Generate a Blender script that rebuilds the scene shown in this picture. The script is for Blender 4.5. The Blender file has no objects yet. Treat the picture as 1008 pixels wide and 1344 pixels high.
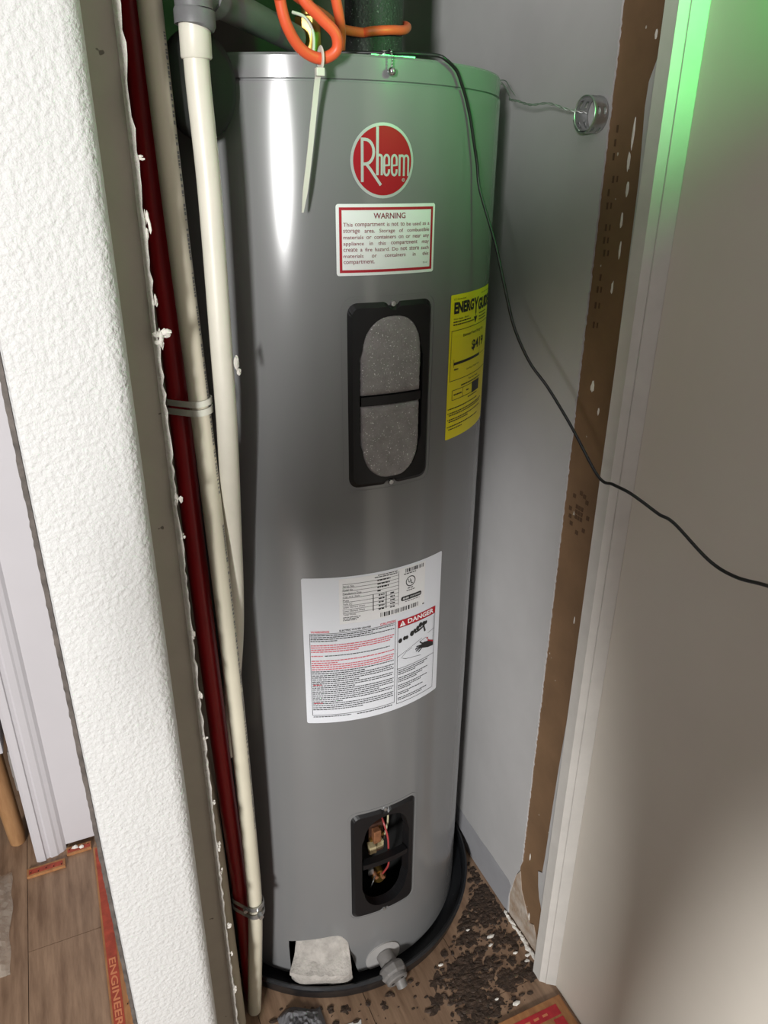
import bpy, bmesh, math, random
from mathutils import Vector, Matrix, noise

random.seed(7)
SC = bpy.context.scene
COL = SC.collection
rad = math.radians

# ------------------------------------------------------------------ camera
# World axes: X runs along the closet front (right), Y into the closet, Z up. Metres, floor at z = 0.
CAM_H = 1.3518
YAW, PITCH, ROLL, FPX = rad(24.0), 0.4265, 0.0082, 983.77
cam = bpy.data.cameras.new('camera')
cam.sensor_fit = 'HORIZONTAL'
cam.sensor_width = 36.0
cam.lens = FPX / 1008.0 * 36.0
cam.clip_start = 0.01
cam_ob = bpy.data.objects.new('camera', cam)
COL.objects.link(cam_ob)
_f = Vector((math.sin(YAW), math.cos(YAW), 0))
_r = Vector((math.cos(YAW), -math.sin(YAW), 0))
_z = Vector((0, 0, 1))
fw = _f * math.cos(PITCH) - _z * math.sin(PITCH)
up = _f * math.sin(PITCH) + _z * math.cos(PITCH)
rt2 = _r * math.cos(ROLL) + up * math.sin(ROLL)
up2 = up * math.cos(ROLL) - _r * math.sin(ROLL)
m = Matrix((rt2, up2, -fw)).transposed().to_4x4()
m.translation = Vector((0, 0, CAM_H))
cam_ob.matrix_world = m
SC.camera = cam_ob

# ------------------------------------------------------------------ world, lights, exposure
world = bpy.data.worlds.new('world')
SC.world = world
world.use_nodes = True
bg = world.node_tree.nodes['Background']
bg.inputs[0].default_value = (1.0, 0.96, 0.90, 1)
bg.inputs[1].default_value = 0.09
SC.view_settings.view_transform = 'Standard'
SC.view_settings.look = 'None'
SC.view_settings.gamma = 1
SC.view_settings.use_curve_mapping = False
SC.view_settings.exposure = 0.0


def area_light(name, loc, target, sx, sy, power, color):
    l = bpy.data.lights.new(name, 'AREA')
    l.shape = 'RECTANGLE'
    l.size, l.size_y, l.energy, l.color = sx, sy, power, color
    o = bpy.data.objects.new(name, l)
    COL.objects.link(o)
    o.location = loc
    d = Vector(target) - Vector(loc)
    o.rotation_euler = d.to_track_quat('-Z', 'Y').to_euler()
    return o


# daylight from a tall window behind and to the left of the photographer
area_light('daylight_window', (-1.69, -2.02, 1.36), (0.33, 0.80, 0.9), 0.30, 0.56, 132, (1.0, 0.99, 0.975))
# green light of a laser level fixed on the right-hand wall, just out of the picture
gl = bpy.data.lights.new('green_level_lamp', 'SPOT')
gl.energy, gl.color, gl.shadow_soft_size = 11.0, (0.03, 1.0, 0.12), 0.012
gl.spot_size, gl.spot_blend = rad(108), 1.0
gl_ob = bpy.data.objects.new('green_level_lamp', gl)
COL.objects.link(gl_ob)
gl_ob.location = (0.617, 0.34, 1.57)
gl_ob.rotation_euler = (Vector((0.645, 1.0, 1.70)) - gl_ob.location).to_track_quat('-Z', 'Y').to_euler()

# ------------------------------------------------------------------ materials
MATS = {}


def mat(name, col, rough=0.5, metal=0.0, var=0.0, vscale=8.0, bump=0.0, bscale=60.0, bdetail=4.0,
        col2=None, stretch=None, spec=0.5, coat=0.0, sheen=0.0, objrand=0.0, speck=None, alpha=None, trans=0.0):
    if name in MATS:
        return MATS[name]
    M = bpy.data.materials.new(name)
    M.use_nodes = True
    nt = M.node_tree
    n, l = nt.nodes, nt.links
    b = n['Principled BSDF']
    b.inputs['Base Color'].default_value = (*col, 1)
    b.inputs['Roughness'].default_value = rough
    b.inputs['Metallic'].default_value = metal
    b.inputs['Specular IOR Level'].default_value = spec
    b.inputs['Coat Weight'].default_value = coat
    b.inputs['Transmission Weight'].default_value = trans
    if alpha is not None:
        b.inputs['Alpha'].default_value = alpha
    tc = n.new('ShaderNodeTexCoord')
    mp = n.new('ShaderNodeMapping')
    l.new(tc.outputs['Object'], mp.inputs['Vector'])
    if stretch:
        mp.inputs['Scale'].default_value = stretch
    cout = None
    if var > 0 or col2:
        nz = n.new('ShaderNodeTexNoise')
        nz.inputs['Scale'].default_value = vscale
        nz.inputs['Detail'].default_value = 6
        nz.inputs['Roughness'].default_value = 0.6
        l.new(mp.outputs['Vector'], nz.inputs['Vector'])
        rp = n.new('ShaderNodeValToRGB')
        c2 = col2 or tuple(min(1, c * (1 + var)) for c in col)
        c1 = col if col2 else tuple(c * (1 - var) for c in col)
        rp.color_ramp.elements[0].position, rp.color_ramp.elements[1].position = 0.32, 0.68
        rp.color_ramp.elements[0].color = (*c1, 1)
        rp.color_ramp.elements[1].color = (*c2, 1)
        l.new(nz.outputs['Fac'], rp.inputs['Fac'])
        cout = rp.outputs['Color']
        if objrand > 0:
            oi = n.new('ShaderNodeObjectInfo')
            hs = n.new('ShaderNodeHueSaturation')
            mr = n.new('ShaderNodeMapRange')
            mr.inputs['To Min'].default_value, mr.inputs['To Max'].default_value = 1 - objrand, 1 + objrand
            l.new(oi.outputs['Random'], mr.inputs['Value'])
            l.new(mr.outputs['Result'], hs.inputs['Value'])
            l.new(cout, hs.inputs['Color'])
            cout = hs.outputs['Color']
    if speck:
        sc_, th, scol = speck
        vz = n.new('ShaderNodeTexNoise')
        vz.inputs['Scale'].default_value = sc_
        vz.inputs['Detail'].default_value = 2
        l.new(tc.outputs['Object'], vz.inputs['Vector'])
        r2 = n.new('ShaderNodeValToRGB')
        r2.color_ramp.elements[0].position, r2.color_ramp.elements[1].position = th, th + 0.02
        l.new(vz.outputs['Fac'], r2.inputs['Fac'])
        mx = n.new('ShaderNodeMixRGB')
        if cout:
            l.new(cout, mx.inputs[1])
        else:
            mx.inputs[1].default_value = (*col, 1)
        mx.inputs[2].default_value = (*scol, 1)
        l.new(r2.outputs['Color'], mx.inputs[0])
        cout = mx.outputs[0]
    if cout:
        l.new(cout, b.inputs['Base Color'])
    if bump > 0:
        nb = n.new('ShaderNodeTexNoise')
        nb.inputs['Scale'].default_value = bscale
        nb.inputs['Detail'].default_value = bdetail
        l.new(mp.outputs['Vector'], nb.inputs['Vector'])
        bp = n.new('ShaderNodeBump')
        bp.inputs['Strength'].default_value = 1.0
        bp.inputs['Distance'].default_value = bump
        l.new(nb.outputs['Fac'], bp.inputs['Height'])
        l.new(bp.outputs['Normal'], b.inputs['Normal'])
    MATS[name] = M
    return M


M_textured = mat('textured_wall_paint', (0.63, 0.63, 0.62), 0.6, var=0.02, vscale=30, bump=0.0026, bscale=170, bdetail=3)
M_closet = mat('closet_wall_paint', (0.465, 0.46, 0.458), 0.42, var=0.06, vscale=5, bump=0.0004, bscale=40)
M_beige = mat('beige_wall_paint', (0.72, 0.675, 0.60), 0.45, var=0.03, vscale=4, bump=0.0003, bscale=30)
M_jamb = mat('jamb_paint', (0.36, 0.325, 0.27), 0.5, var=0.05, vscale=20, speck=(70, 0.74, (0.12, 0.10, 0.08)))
M_trim = mat('trim_paint', (0.66, 0.64, 0.60), 0.4, var=0.05, vscale=25)
M_white = mat('white_paint', (0.56, 0.54, 0.56), 0.5, var=0.02, vscale=6)
M_torn = mat('torn_plaster_paper', (0.64, 0.61, 0.56), 0.9, var=0.15, vscale=90, bump=0.002, bscale=200)
M_brown = mat('brown_backing_paper', (0.185, 0.108, 0.055), 0.75, var=0.16, vscale=9, bump=0.0004, bscale=90,
              speck=(55, 0.735, (0.5, 0.46, 0.40)))
M_tan = mat('crumbled_plaster', (0.30, 0.21, 0.14), 0.9, col2=(0.48, 0.42, 0.36), vscale=40, bump=0.002, bscale=90)
M_greypaper = mat('grey_paint_layer', (0.50, 0.495, 0.49), 0.55, var=0.08, vscale=14, bump=0.0006, bscale=60)
M_heater = mat('grey_heater_enamel', (0.175, 0.177, 0.178), 0.17, var=0.03, vscale=3, spec=0.6)
M_cap = mat('grey_cap_enamel', (0.175, 0.178, 0.18), 0.18, spec=0.6)
M_black = mat('black_plastic', (0.008, 0.008, 0.009), 0.42, spec=0.35)
M_dark = mat('dark_cavity', (0.006, 0.006, 0.006), 0.9)
M_foam = mat('grey_foam', (0.27, 0.255, 0.255), 0.75, var=0.16, vscale=60, bump=0.0014, bscale=420, speck=(480, 0.665, (0.8, 0.8, 0.8)))
M_blockfoam = mat('off_white_foam_block', (0.40, 0.375, 0.345), 0.95, var=0.25, vscale=35, bump=0.0022, bscale=170)
M_pan = mat('black_pan_plastic', (0.012, 0.013, 0.015), 0.3, bump=0.0004, bscale=60, speck=(300, 0.76, (0.2, 0.2, 0.2)))
M_valve = mat('grey_valve_plastic', (0.16, 0.152, 0.145), 0.5, var=0.15, vscale=60)
M_plate = mat('escutcheon_plastic', (0.36, 0.35, 0.34), 0.4, var=0.08, vscale=40)
M_wl = mat('white_label_vinyl', (0.82, 0.84, 0.84), 0.35)
M_wl2 = mat('white_label_paper', (0.66, 0.68, 0.72), 0.35)
M_plate2 = mat('rating_plate_paper', (0.70, 0.70, 0.70), 0.5)
M_red = mat('red_ink', (0.42, 0.012, 0.025), 0.4)
M_redtext = mat('dark_red_ink', (0.22, 0.02, 0.03), 0.4)
M_lred = mat('light_red_ink', (0.62, 0.11, 0.14), 0.5)
M_ink = mat('black_ink', (0.018, 0.018, 0.018), 0.5)
M_gink = mat('grey_ink', (0.20, 0.20, 0.20), 0.5)
M_yellow = mat('yellow_label_paper', (0.90, 0.77, 0.010), 0.4)
M_silver = mat('silver_ink', (0.52, 0.55, 0.55), 0.28, metal=0.35)
M_logo_red = mat('logo_red', (0.33, 0.006, 0.016), 0.4, spec=0.25)
M_cream = mat('cream_pipe_plastic', (0.62, 0.58, 0.46), 0.35, var=0.05, vscale=10)
M_whitepipe = mat('ivory_pipe_plastic', (0.68, 0.65, 0.56), 0.38, var=0.06, vscale=14)
M_beigepipe = mat('beige_pipe_plastic', (0.50, 0.45, 0.35), 0.4, var=0.05, vscale=10)
M_redpipe = mat('red_pipe_plastic', (0.30, 0.010, 0.014), 0.35, var=0.1, vscale=12)
M_greyfit = mat('grey_fitting_plastic', (0.14, 0.14, 0.145), 0.45, var=0.1, vscale=30)
M_insul = mat('black_foam_insulation', (0.022, 0.023, 0.022), 0.62, bump=0.0016, bscale=260, speck=(380, 0.66, (0.12, 0.12, 0.12)))
M_rubber = mat('dark_rubber_insulation', (0.012, 0.013, 0.012), 0.7, var=0.2, vscale=20)
M_orange = mat('orange_cord_rubber', (0.72, 0.10, 0.035), 0.42, var=0.05, vscale=20)
M_tie = mat('clear_nylon', (0.62, 0.62, 0.54), 0.4)
M_cord = mat('black_cord_rubber', (0.010, 0.010, 0.011), 0.4)
M_steel = mat('galvanised_steel', (0.50, 0.51, 0.51), 0.35, metal=0.85, var=0.12, vscale=60)
M_brass = mat('brass', (0.42, 0.26, 0.07), 0.35, metal=0.9, var=0.15, vscale=50)
M_copper = mat('oxidised_terminal', (0.26, 0.11, 0.05), 0.55, metal=0.2, var=0.3, vscale=120)
M_ceramic = mat('cream_ceramic', (0.45, 0.38, 0.22), 0.55, var=0.2, vscale=100)
M_wire_r = mat('red_wire', (0.36, 0.05, 0.05), 0.45)
M_wire_w = mat('white_wire', (0.5, 0.46, 0.30), 0.45)
M_floor = mat('brown_vinyl_plank', (0.165, 0.098, 0.060), 0.42, col2=(0.33, 0.215, 0.138), vscale=7, stretch=(9, 1.1, 1),
              objrand=0.10, bump=0.0003, bscale=30)
M_sub = mat('subfloor', (0.03, 0.022, 0.018), 0.9)
M_dirt = mat('brown_wet_dirt', (0.022, 0.013, 0.008), 0.65, col2=(0.075, 0.046, 0.030), vscale=110, bump=.001, bscale=400)
M_chip = mat('white_paint_chip', (0.75, 0.72, 0.66), 0.8, var=0.1, vscale=80)
M_strip = mat('orange_strip_wood', (0.42, 0.20, 0.075), 0.6, col2=(0.30, 0.12, 0.045), vscale=30, stretch=(3, 1, 1))
M_stripred = mat('red_strip_ink', (0.36, 0.055, 0.028), 0.6, var=0.25, vscale=60)
M_stripred2 = mat('crimson_strip_ink', (0.45, 0.02, 0.03), 0.55, var=0.2, vscale=60)
M_striplet = mat('pale_orange_lettering', (0.62, 0.22, 0.10), 0.6)
M_nail = mat('dark_nail_steel', (0.03, 0.025, 0.02), 0.5, metal=0.5)
M_wood = mat('orange_wood_post', (0.40, 0.22, 0.10), 0.45, col2=(0.28, 0.14, 0.06), vscale=18, stretch=(4, 4, .6))
M_edge = mat('dark_corner_bead', (0.10, 0.085, 0.075), 0.7, var=0.4, vscale=70)
M_plastic = mat('clear_crumpled_plastic', (0.75, 0.68, 0.58), 0.12, alpha=0.35, bump=0.002, bscale=60)
M_greyplastic = mat('grey_plastic_bag', (0.16, 0.16, 0.17), 0.3, bump=0.003, bscale=60)
M_cloth = mat('dark_clothing', (0.03, 0.032, 0.04), 0.9)
M_skin = mat('skin', (0.40, 0.22, 0.15), 0.55)

# ------------------------------------------------------------------ mesh helpers


class MB:
    def __init__(self):
        self.v, self.f = [], []

    def add(self, vs, fs):
        o = len(self.v)
        self.v += [tuple(p) for p in vs]
        self.f += [tuple(i + o for i in t) for t in fs]

    def box(self, x0, x1, y0, y1, z0, z1):
        self.add([(x0, y0, z0), (x1, y0, z0), (x1, y1, z0), (x0, y1, z0), (x0, y0, z1), (x1, y0, z1), (x1, y1, z1), (x0, y1, z1)],
                 [(0, 3, 2, 1), (4, 5, 6, 7), (0, 1, 5, 4), (1, 2, 6, 5), (2, 3, 7, 6), (3, 0, 4, 7)])

    def prism(self, poly, z0, z1):
        n = len(poly)
        vs = [(x, y, z0) for x, y in poly] + [(x, y, z1) for x, y in poly]
        fs = [tuple(range(n))[::-1], tuple(range(n, 2 * n))]
        fs += [(i, (i + 1) % n, n + (i + 1) % n, n + i) for i in range(n)]
        self.add(vs, fs)

    def tube(self, pts, r, n=16, caps=True, flat=None):
        pts = [Vector(p) for p in pts]
        N = len(pts)
        rs = r if isinstance(r, (list, tuple)) else [r] * N
        t0 = (pts[1] - pts[0]).normalized()
        ref = Vector((0, 0, 1)) if abs(t0.z) < 0.9 else Vector((1, 0, 0))
        a = t0.cross(ref).normalized()
        base = len(self.v)
        for i, p in enumerate(pts):
            t = (pts[min(i + 1, N - 1)] - pts[max(i - 1, 0)]).normalized()
            a = (a - t * a.dot(t)).normalized()
            b = t.cross(a)
            for k in range(n):
                an = 2 * math.pi * k / n
                fx, fy = (flat if flat else (1, 1))
                self.v.append(tuple(p + (a * math.cos(an) * fx + b * math.sin(an) * fy) * rs[i]))
        for i in range(N - 1):
            for k in range(n):
                k2 = (k + 1) % n
                self.f.append((base + i * n + k, base + (i + 1) * n + k, base + (i + 1) * n + k2, base + i * n + k2))
        if caps:
            self.f.append(tuple(base + k for k in range(n)))
            self.f.append(tuple(base + (N - 1) * n + k for k in range(n))[::-1])

    def lathe(self, prof, c=(0, 0, 0), n=64, axis='Z', close=False):
        c = Vector(c)
        base = len(self.v)
        for (r, h) in prof:
            for k in range(n):
                an = 2 * math.pi * k / n
                ca, sa = math.cos(an) * r, math.sin(an) * r
                p = {'Z': (ca, sa, h), 'Y': (ca, h, sa), 'X': (h, ca, sa)}[axis]
                self.v.append(tuple(c + Vector(p)))
        P = len(prof)
        for i in range(P if close else P - 1):
            j = (i + 1) % P
            for k in range(n):
                k2 = (k + 1) % n
                self.f.append((base + i * n + k, base + i * n + k2, base + j * n + k2, base + j * n + k))
        return self

    def build(self, name, material, parent=None, smooth=False, bevel=0.0, autosmooth=None):
        me = bpy.data.meshes.new(name)
        me.from_pydata(self.v, [], self.f)
        bm = bmesh.new()
        bm.from_mesh(me)
        bmesh.ops.recalc_face_normals(bm, faces=bm.faces)
        if bevel > 0:
            bmesh.ops.bevel(bm, geom=[e for e in bm.edges if len(e.link_faces) == 2 and e.calc_face_angle(0) > 0.5],
                            offset=bevel, segments=2, affect='EDGES', profile=0.6)
        bm.to_mesh(me)
        bm.free()
        me.materials.append(material)
        if smooth:
            for p in me.polygons:
                p.use_smooth = True
            try:
                me.set_sharp_from_angle(angle=rad(autosmooth or 40))
            except Exception:
                pass
        return link(bpy.data.objects.new(name, me), parent)


def link(o, parent=None):
    COL.objects.link(o)
    if parent is not None:
        o.parent = parent
        off = Vector()
        p = parent
        while p is not None:
            off += p.location if p.parent is None else Vector()
            p = p.parent
        if parent.parent is None:
            o.matrix_parent_inverse = Matrix.Translation(-off)
    return o


def thing(name, label, cat, loc, group=None):
    o = bpy.data.objects.new(name, None)
    o.empty_display_size = 0.05
    COL.objects.link(o)
    o.location = loc
    return tag(o, label, cat, group)


def tag(o, label, cat, group=None, kind=None):
    o['label'] = label
    o['category'] = cat
    if group:
        o['group'] = group
    if kind:
        o['kind'] = kind
    return o


def struct(o, label=None):
    o['kind'] = 'structure'
    if label:
        o['label'] = label
    return o


def bez(pts, n=8):
    """Catmull-Rom through the points."""
    P = [Vector(p) for p in pts]
    P = [P[0] * 2 - P[1]] + P + [P[-1] * 2 - P[-2]]
    out = []
    for i in range(1, len(P) - 2):
        for k in range(n):
            t = k / n
            a, b, c, d = P[i - 1], P[i], P[i + 1], P[i + 2]
            out.append(0.5 * ((2 * b) + (c - a) * t + (2 * a - 5 * b + 4 * c - d) * t * t + (3 * b - a - 3 * c + d) * t ** 3))
    out.append(P[-2])
    return out


def chunk(mb, c, size, seed, sub=2, squash=(1, 1, 1)):
    bm = bmesh.new()
    bmesh.ops.create_icosphere(bm, subdivisions=sub, radius=1)
    vs = []
    for v in bm.verts:
        k = 1 + 0.55 * noise.noise(v.co * 1.7 + Vector((seed * 3.1, seed * 1.7, 0)))
        vs.append((c[0] + v.co.x * k * size * squash[0], c[1] + v.co.y * k * size * squash[1], c[2] + v.co.z * k * size * squash[2]))
    fs = [tuple(v.index for v in f.verts) for f in bm.faces]
    bm.free()
    mb.add(vs, fs)


# ---- things laid onto the heater's cylinder: plan coordinates s (arc length, m) and z
HC = (0.3705, 1.095)
HR = 0.257


def on_cyl(s, z, dr):
    th = s / HR
    r = HR + dr
    return (HC[0] + r * math.sin(th), HC[1] - r * math.cos(th), z)


def densify(loop, step=0.005):
    out = []
    for i, a in enumerate(loop):
        b = loop[(i + 1) % len(loop)]
        k = max(1, int(math.ceil(abs(b[0] - a[0]) / step)))
        for j in range(k):
            out.append((a[0] + (b[0] - a[0]) * j / k, a[1] + (b[1] - a[1]) * j / k))
    return out


def rrect(s0, s1, z0, z1, r, n=6):
    out = []
    for cx, cz, a0 in ((s1 - r, z1 - r, 0), (s0 + r, z1 - r, 90), (s0 + r, z0 + r, 180), (s1 - r, z0 + r, 270)):
        for k in range(n + 1):
            a = rad(a0 + 90 * k / n)
            out.append((cx + r * math.cos(a), cz + r * math.sin(a)))
    return out


def sheet(loops, dr, walls=None, step=0.006, normals=True):
    """A filled outline with holes bent onto the heater; walls: dr to which the rims of the loops drop."""
    bm = bmesh.new()
    edges = []
    for lp in loops:
        vs = [bm.verts.new((p[0], p[1], 0)) for p in lp]
        for i in range(len(vs)):
            edges.append(bm.edges.new((vs[i], vs[(i + 1) % len(vs)])))
    if len(loops) == 1:
        bm.faces.new(list(bm.verts))
    else:
        bmesh.ops.triangle_fill(bm, use_beauty=True, use_dissolve=False, edges=edges)
    smin, smax = min(p[0] for p in loops[0]), max(p[0] for p in loops[0])
    k = math.floor(smin / step) + 1
    while k * step < smax:
        bmesh.ops.bisect_plane(bm, geom=list(bm.verts) + list(bm.edges) + list(bm.faces), plane_co=(k * step, 0, 0), plane_no=(1, 0, 0), dist=1e-6)
        k += 1
    bmesh.ops.triangulate(bm, faces=[f for f in bm.faces if len(f.verts) > 4])
    for f in bm.faces:
        if f.normal.z == 0:
            f.normal_update()
        if f.normal.z < 0:
            f.normal_flip()
    bm.verts.index_update()
    V = [on_cyl(v.co.x, v.co.y, dr) for v in bm.verts]
    N = [(math.sin(v.co.x / HR), -math.cos(v.co.x / HR), 0) for v in bm.verts]
    F = [tuple(v.index for v in f.verts) for f in bm.faces]
    bm.free()
    if walls is not None:
        for lp, w in zip(loops, walls):
            if w is None:
                continue
            lo, drw = w if isinstance(w, tuple) else (lp, w)
            base = len(V)
            n = len(lp)
            for a, b in zip(lp, lo):
                V.append(on_cyl(a[0], a[1], dr))
                V.append(on_cyl(b[0], b[1], drw))
                N += [None, None]
            for i in range(n):
                j = (i + 1) % n
                F.append((base + 2 * i, base + 2 * i + 1, base + 2 * j + 1, base + 2 * j))
    return V, F, N


def build_sheet(name, material, parent, V, F, N=None, smooth=True):
    me = bpy.data.meshes.new(name)
    me.from_pydata(V, [], F)
    me.materials.append(material)
    o = bpy.data.objects.new(name, me)
    link(o, parent)
    if smooth and N and all(n is not None for n in N):
        for p in me.polygons:
            p.use_smooth = True
        me.normals_split_custom_set_from_vertices(N)
    return o


class Print:
    """Flat print laid on the heater: polygons, strokes, dashes and lettering in (s, z)."""

    def __init__(self, dr):
        self.dr, self.V, self.F, self.N = dr, [], [], []

    def poly(self, pts, holes=()):
        V, F, N = sheet([pts] + list(holes), self.dr)
        o = len(self.V)
        self.V += V
        self.N += N
        self.F += [tuple(i + o for i in f) for f in F]

    def rect(self, s0, s1, z0, z1):
        n = max(1, int(abs(s1 - s0) / 0.006))
        o = len(self.V)
        for i in range(n + 1):
            s = s0 + (s1 - s0) * i / n
            for z in (z0, z1):
                self.V.append(on_cyl(s, z, self.dr))
                self.N.append((math.sin(s / HR), -math.cos(s / HR), 0))
        for i in range(n):
            a = o + 2 * i
            self.F.append((a, a + 2, a + 3, a + 1))

    def frame(self, s0, s1, z0, z1, w):
        self.rect(s0, s1, z1 - w, z1)
        self.rect(s0, s1, z0, z0 + w)
        self.rect(s0, s0 + w, z0 + w, z1 - w)
        self.rect(s1 - w, s1, z0 + w, z1 - w)

    def stroke(self, pts, w):
        P = [Vector((p[0], p[1])) for p in pts]
        L, Rr = [], []
        for i, p in enumerate(P):
            t = (P[min(i + 1, len(P) - 1)] - P[max(i - 1, 0)]).normalized()
            nn = Vector((-t.y, t.x)) * w / 2
            L.append(p + nn)
            Rr.append(p - nn)
        o = len(self.V)
        for a, b in zip(L, Rr):
            for q in (a, b):
                self.V.append(on_cyl(q.x, q.y, self.dr))
                self.N.append((math.sin(q.x / HR), -math.cos(q.x / HR), 0))
        for i in range(len(P) - 1):
            a = o + 2 * i
            self.F.append((a, a + 1, a + 3, a + 2))

    def text(self, string, s0, s1, z0, z1, bold=0.0):
        vs, fs = text_mesh(string, bold)
        x0, x1 = min(v[0] for v in vs), max(v[0] for v in vs)
        y0, y1 = min(v[1] for v in vs), max(v[1] for v in vs)
        o = len(self.V)
        for x, y in vs:
            s = s0 + (x - x0) / (x1 - x0) * (s1 - s0)
            z = z0 + (y - y0) / (y1 - y0) * (z1 - z0)
            self.V.append(on_cyl(s, z, self.dr))
            self.N.append((math.sin(s / HR), -math.cos(s / HR), 0))
        self.F += [tuple(i + o for i in f) for f in fs]

    def dashes(self, s0, s1, z, h, rng, fill=1.0):
        s = s0
        end = s0 + (s1 - s0) * fill
        while s < end - 0.001:
            w = rng.uniform(0.0018, 0.006)
            e = min(s + w, end)
            self.rect(s, e, z, z + h)
            s = e + 0.0008

    def build(self, name, material, parent):
        o = build_sheet(name, material, parent, self.V, self.F, self.N)
        o['kind'] = 'stuff'
        return o


_TXT = {}


def text_mesh(string, bold=0.0):
    key = (string, bold)
    if key not in _TXT:
        cu = bpy.data.curves.new('lettering_source', 'FONT')
        cu.body = string
        cu.size = 1
        cu.offset = bold
        cu.resolution_u = 3
        ob = bpy.data.objects.new('lettering_source', cu)
        COL.objects.link(ob)
        dg = bpy.context.evaluated_depsgraph_get()
        ev = ob.evaluated_get(dg)
        me = ev.to_mesh()
        _TXT[key] = ([(v.co.x, v.co.y) for v in me.vertices], [tuple(p.vertices) for p in me.polygons])
        ev.to_mesh_clear()
        bpy.data.objects.remove(ob)
        bpy.data.curves.remove(cu)
    return _TXT[key]


# ------------------------------------------------------------------ the setting
WX = 0.655          # right-hand wall plane


def jag(a, b, n, amp, seed):
    """Points from a to b with a ragged sideways wobble (first coordinate)."""
    rg = random.Random(seed)
    out = []
    for i in range(n + 1):
        t = i / n
        out.append((a[0] + (b[0] - a[0]) * t + rg.uniform(-amp, amp), a[1] + (b[1] - a[1]) * t))
    return out


# floor: subfloor and single planks (long along Y)
mb = MB()
mb.box(-1.6, 0.72, -0.6, 3.4, -0.03, -0.004)
floor = struct(mb.build('floor', M_sub), 'brown wood-look plank floor')
PW = 0.184
seams = {-1: [1.135 - 1.22, 1.135, 2.355], -2: [0.35, 1.57, 2.79], -3: [0.85, 2.07], -4: [0.2, 1.42, 2.64], -5: [0.6, 1.8],
         0: [-0.3, 0.92, 2.14], 1: [0.46, 1.68], 2: [-0.1, 1.12], 3: [0.71, 1.93]}
for i in range(-7, 5):
    x0 = -0.041 + PW * i
    x1 = min(x0 + PW, 0.70)
    if x0 > 0.69:
        continue
    ys = [-0.6] + [y for y in seams.get(i, [0.5 + 0.2 * (i % 3), 1.9]) if -0.5 < y < 3.3] + [3.4]
    if i >= 0:
        ys = [y for y in ys if y < 1.40] + [1.40]
    for a, b in zip(ys[:-1], ys[1:]):
        mb = MB()
        mb.box(x0 + 0.0006, x1 - 0.0006, a + 0.0006, b - 0.0006, -0.004, 0.0)
        mb.build('plank', M_floor, floor)

# right-hand wall of the closet with its torn paint layers
mb = MB()
mb.box(WX + 0.004, WX + 0.07, 0.683, 1.47, 0, 2.4)
wall_right = struct(mb.build('wall_right', M_closet), 'grey painted closet wall to the right of the heater, torn near the trim')


def wall_sheet(name, material, poly, x, th=0.0015):
    """A thin layer on the right wall; poly in (y, z)."""
    n = len(poly)
    b = MB()
    b.add([(x, y, z) for y, z in poly] + [(x + th, y, z) for y, z in poly],
          [tuple(range(n)), tuple(range(n, 2 * n))[::-1]] + [(i, n + i, n + (i + 1) % n, (i + 1) % n) for i in range(n)])
    return b.build(name, material, wall_right)


front = jag((0.819, 0.17), (0.817, 2.4), 520, 0.0010, 3)
foot = [(0.842, 0.0), (0.846, 0.05), (0.838, 0.09), (0.832, 0.12), (0.824, 0.15)]
wall_sheet('paint_layer', M_closet, foot + front + [(1.465, 2.4), (1.465, 0.0)], WX, 0.0035)
wall_sheet('brown_paper', M_brown, [(0.70, 0.0), (0.70, 2.4), (0.824, 2.4), (0.824, 0.10), (0.80, 0.03), (0.77, 0.0)], WX + 0.0025, 0.0012)
wall_sheet('crumbled_plaster', M_tan, [(0.846, 0.0), (0.850, 0.06), (0.834, 0.115), (0.822, 0.14), (0.812, 0.10), (0.802, 0.085), (0.778, 0.05), (0.765, 0.06), (0.75, 0.03), (0.70, 0.02), (0.70, 0.0)], WX + 0.0012, 0.0014)
gp = [(0.736, 2.4), (0.735, 1.53), (0.733, 1.50), (0.745, 1.475), (0.757, 1.445), (0.758, 1.42), (0.752, 1.35), (0.750, 1.24), (0.7485, 1.13), (0.746, 0.98),
      (0.744, 0.80), (0.746, 0.68), (0.749, 0.55), (0.753, 0.45), (0.755, 0.366), (0.757, 0.25), (0.759, 0.205), (0.770, 0.197), (0.765, 0.165), (0.758, 0.14), (0.752, 0.13), (0.735, 0.09), (0.728, 0.05)]
wall_sheet('grey_paint_layer', M_greypaper, [(0.70, 0.05), (0.70, 2.4)] + gp, WX + 0.0002, 0.003)
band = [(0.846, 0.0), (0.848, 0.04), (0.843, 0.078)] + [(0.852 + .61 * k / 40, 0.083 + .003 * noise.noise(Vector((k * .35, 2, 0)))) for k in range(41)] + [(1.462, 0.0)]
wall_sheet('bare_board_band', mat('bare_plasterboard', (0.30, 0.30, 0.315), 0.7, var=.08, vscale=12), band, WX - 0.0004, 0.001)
# peeled flakes along the grey layer's near edge
for k, (y, z, s) in enumerate([(0.726, 0.63, .006), (0.728, 0.55, .008), (0.727, 0.47, .010), (0.728, 0.43, .007), (0.727, 0.30, .008), (0.727, 0.26, .005), (0.726, 0.20, .006), (0.725, 0.16, .005)]):
    mb = MB()
    chunk(mb, (WX - 0.0015, y, z), s, k + 11, 1, (0.25, 0.7, 1.3))
    mb.build('paint_flake', M_greypaper, wall_right)
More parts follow.
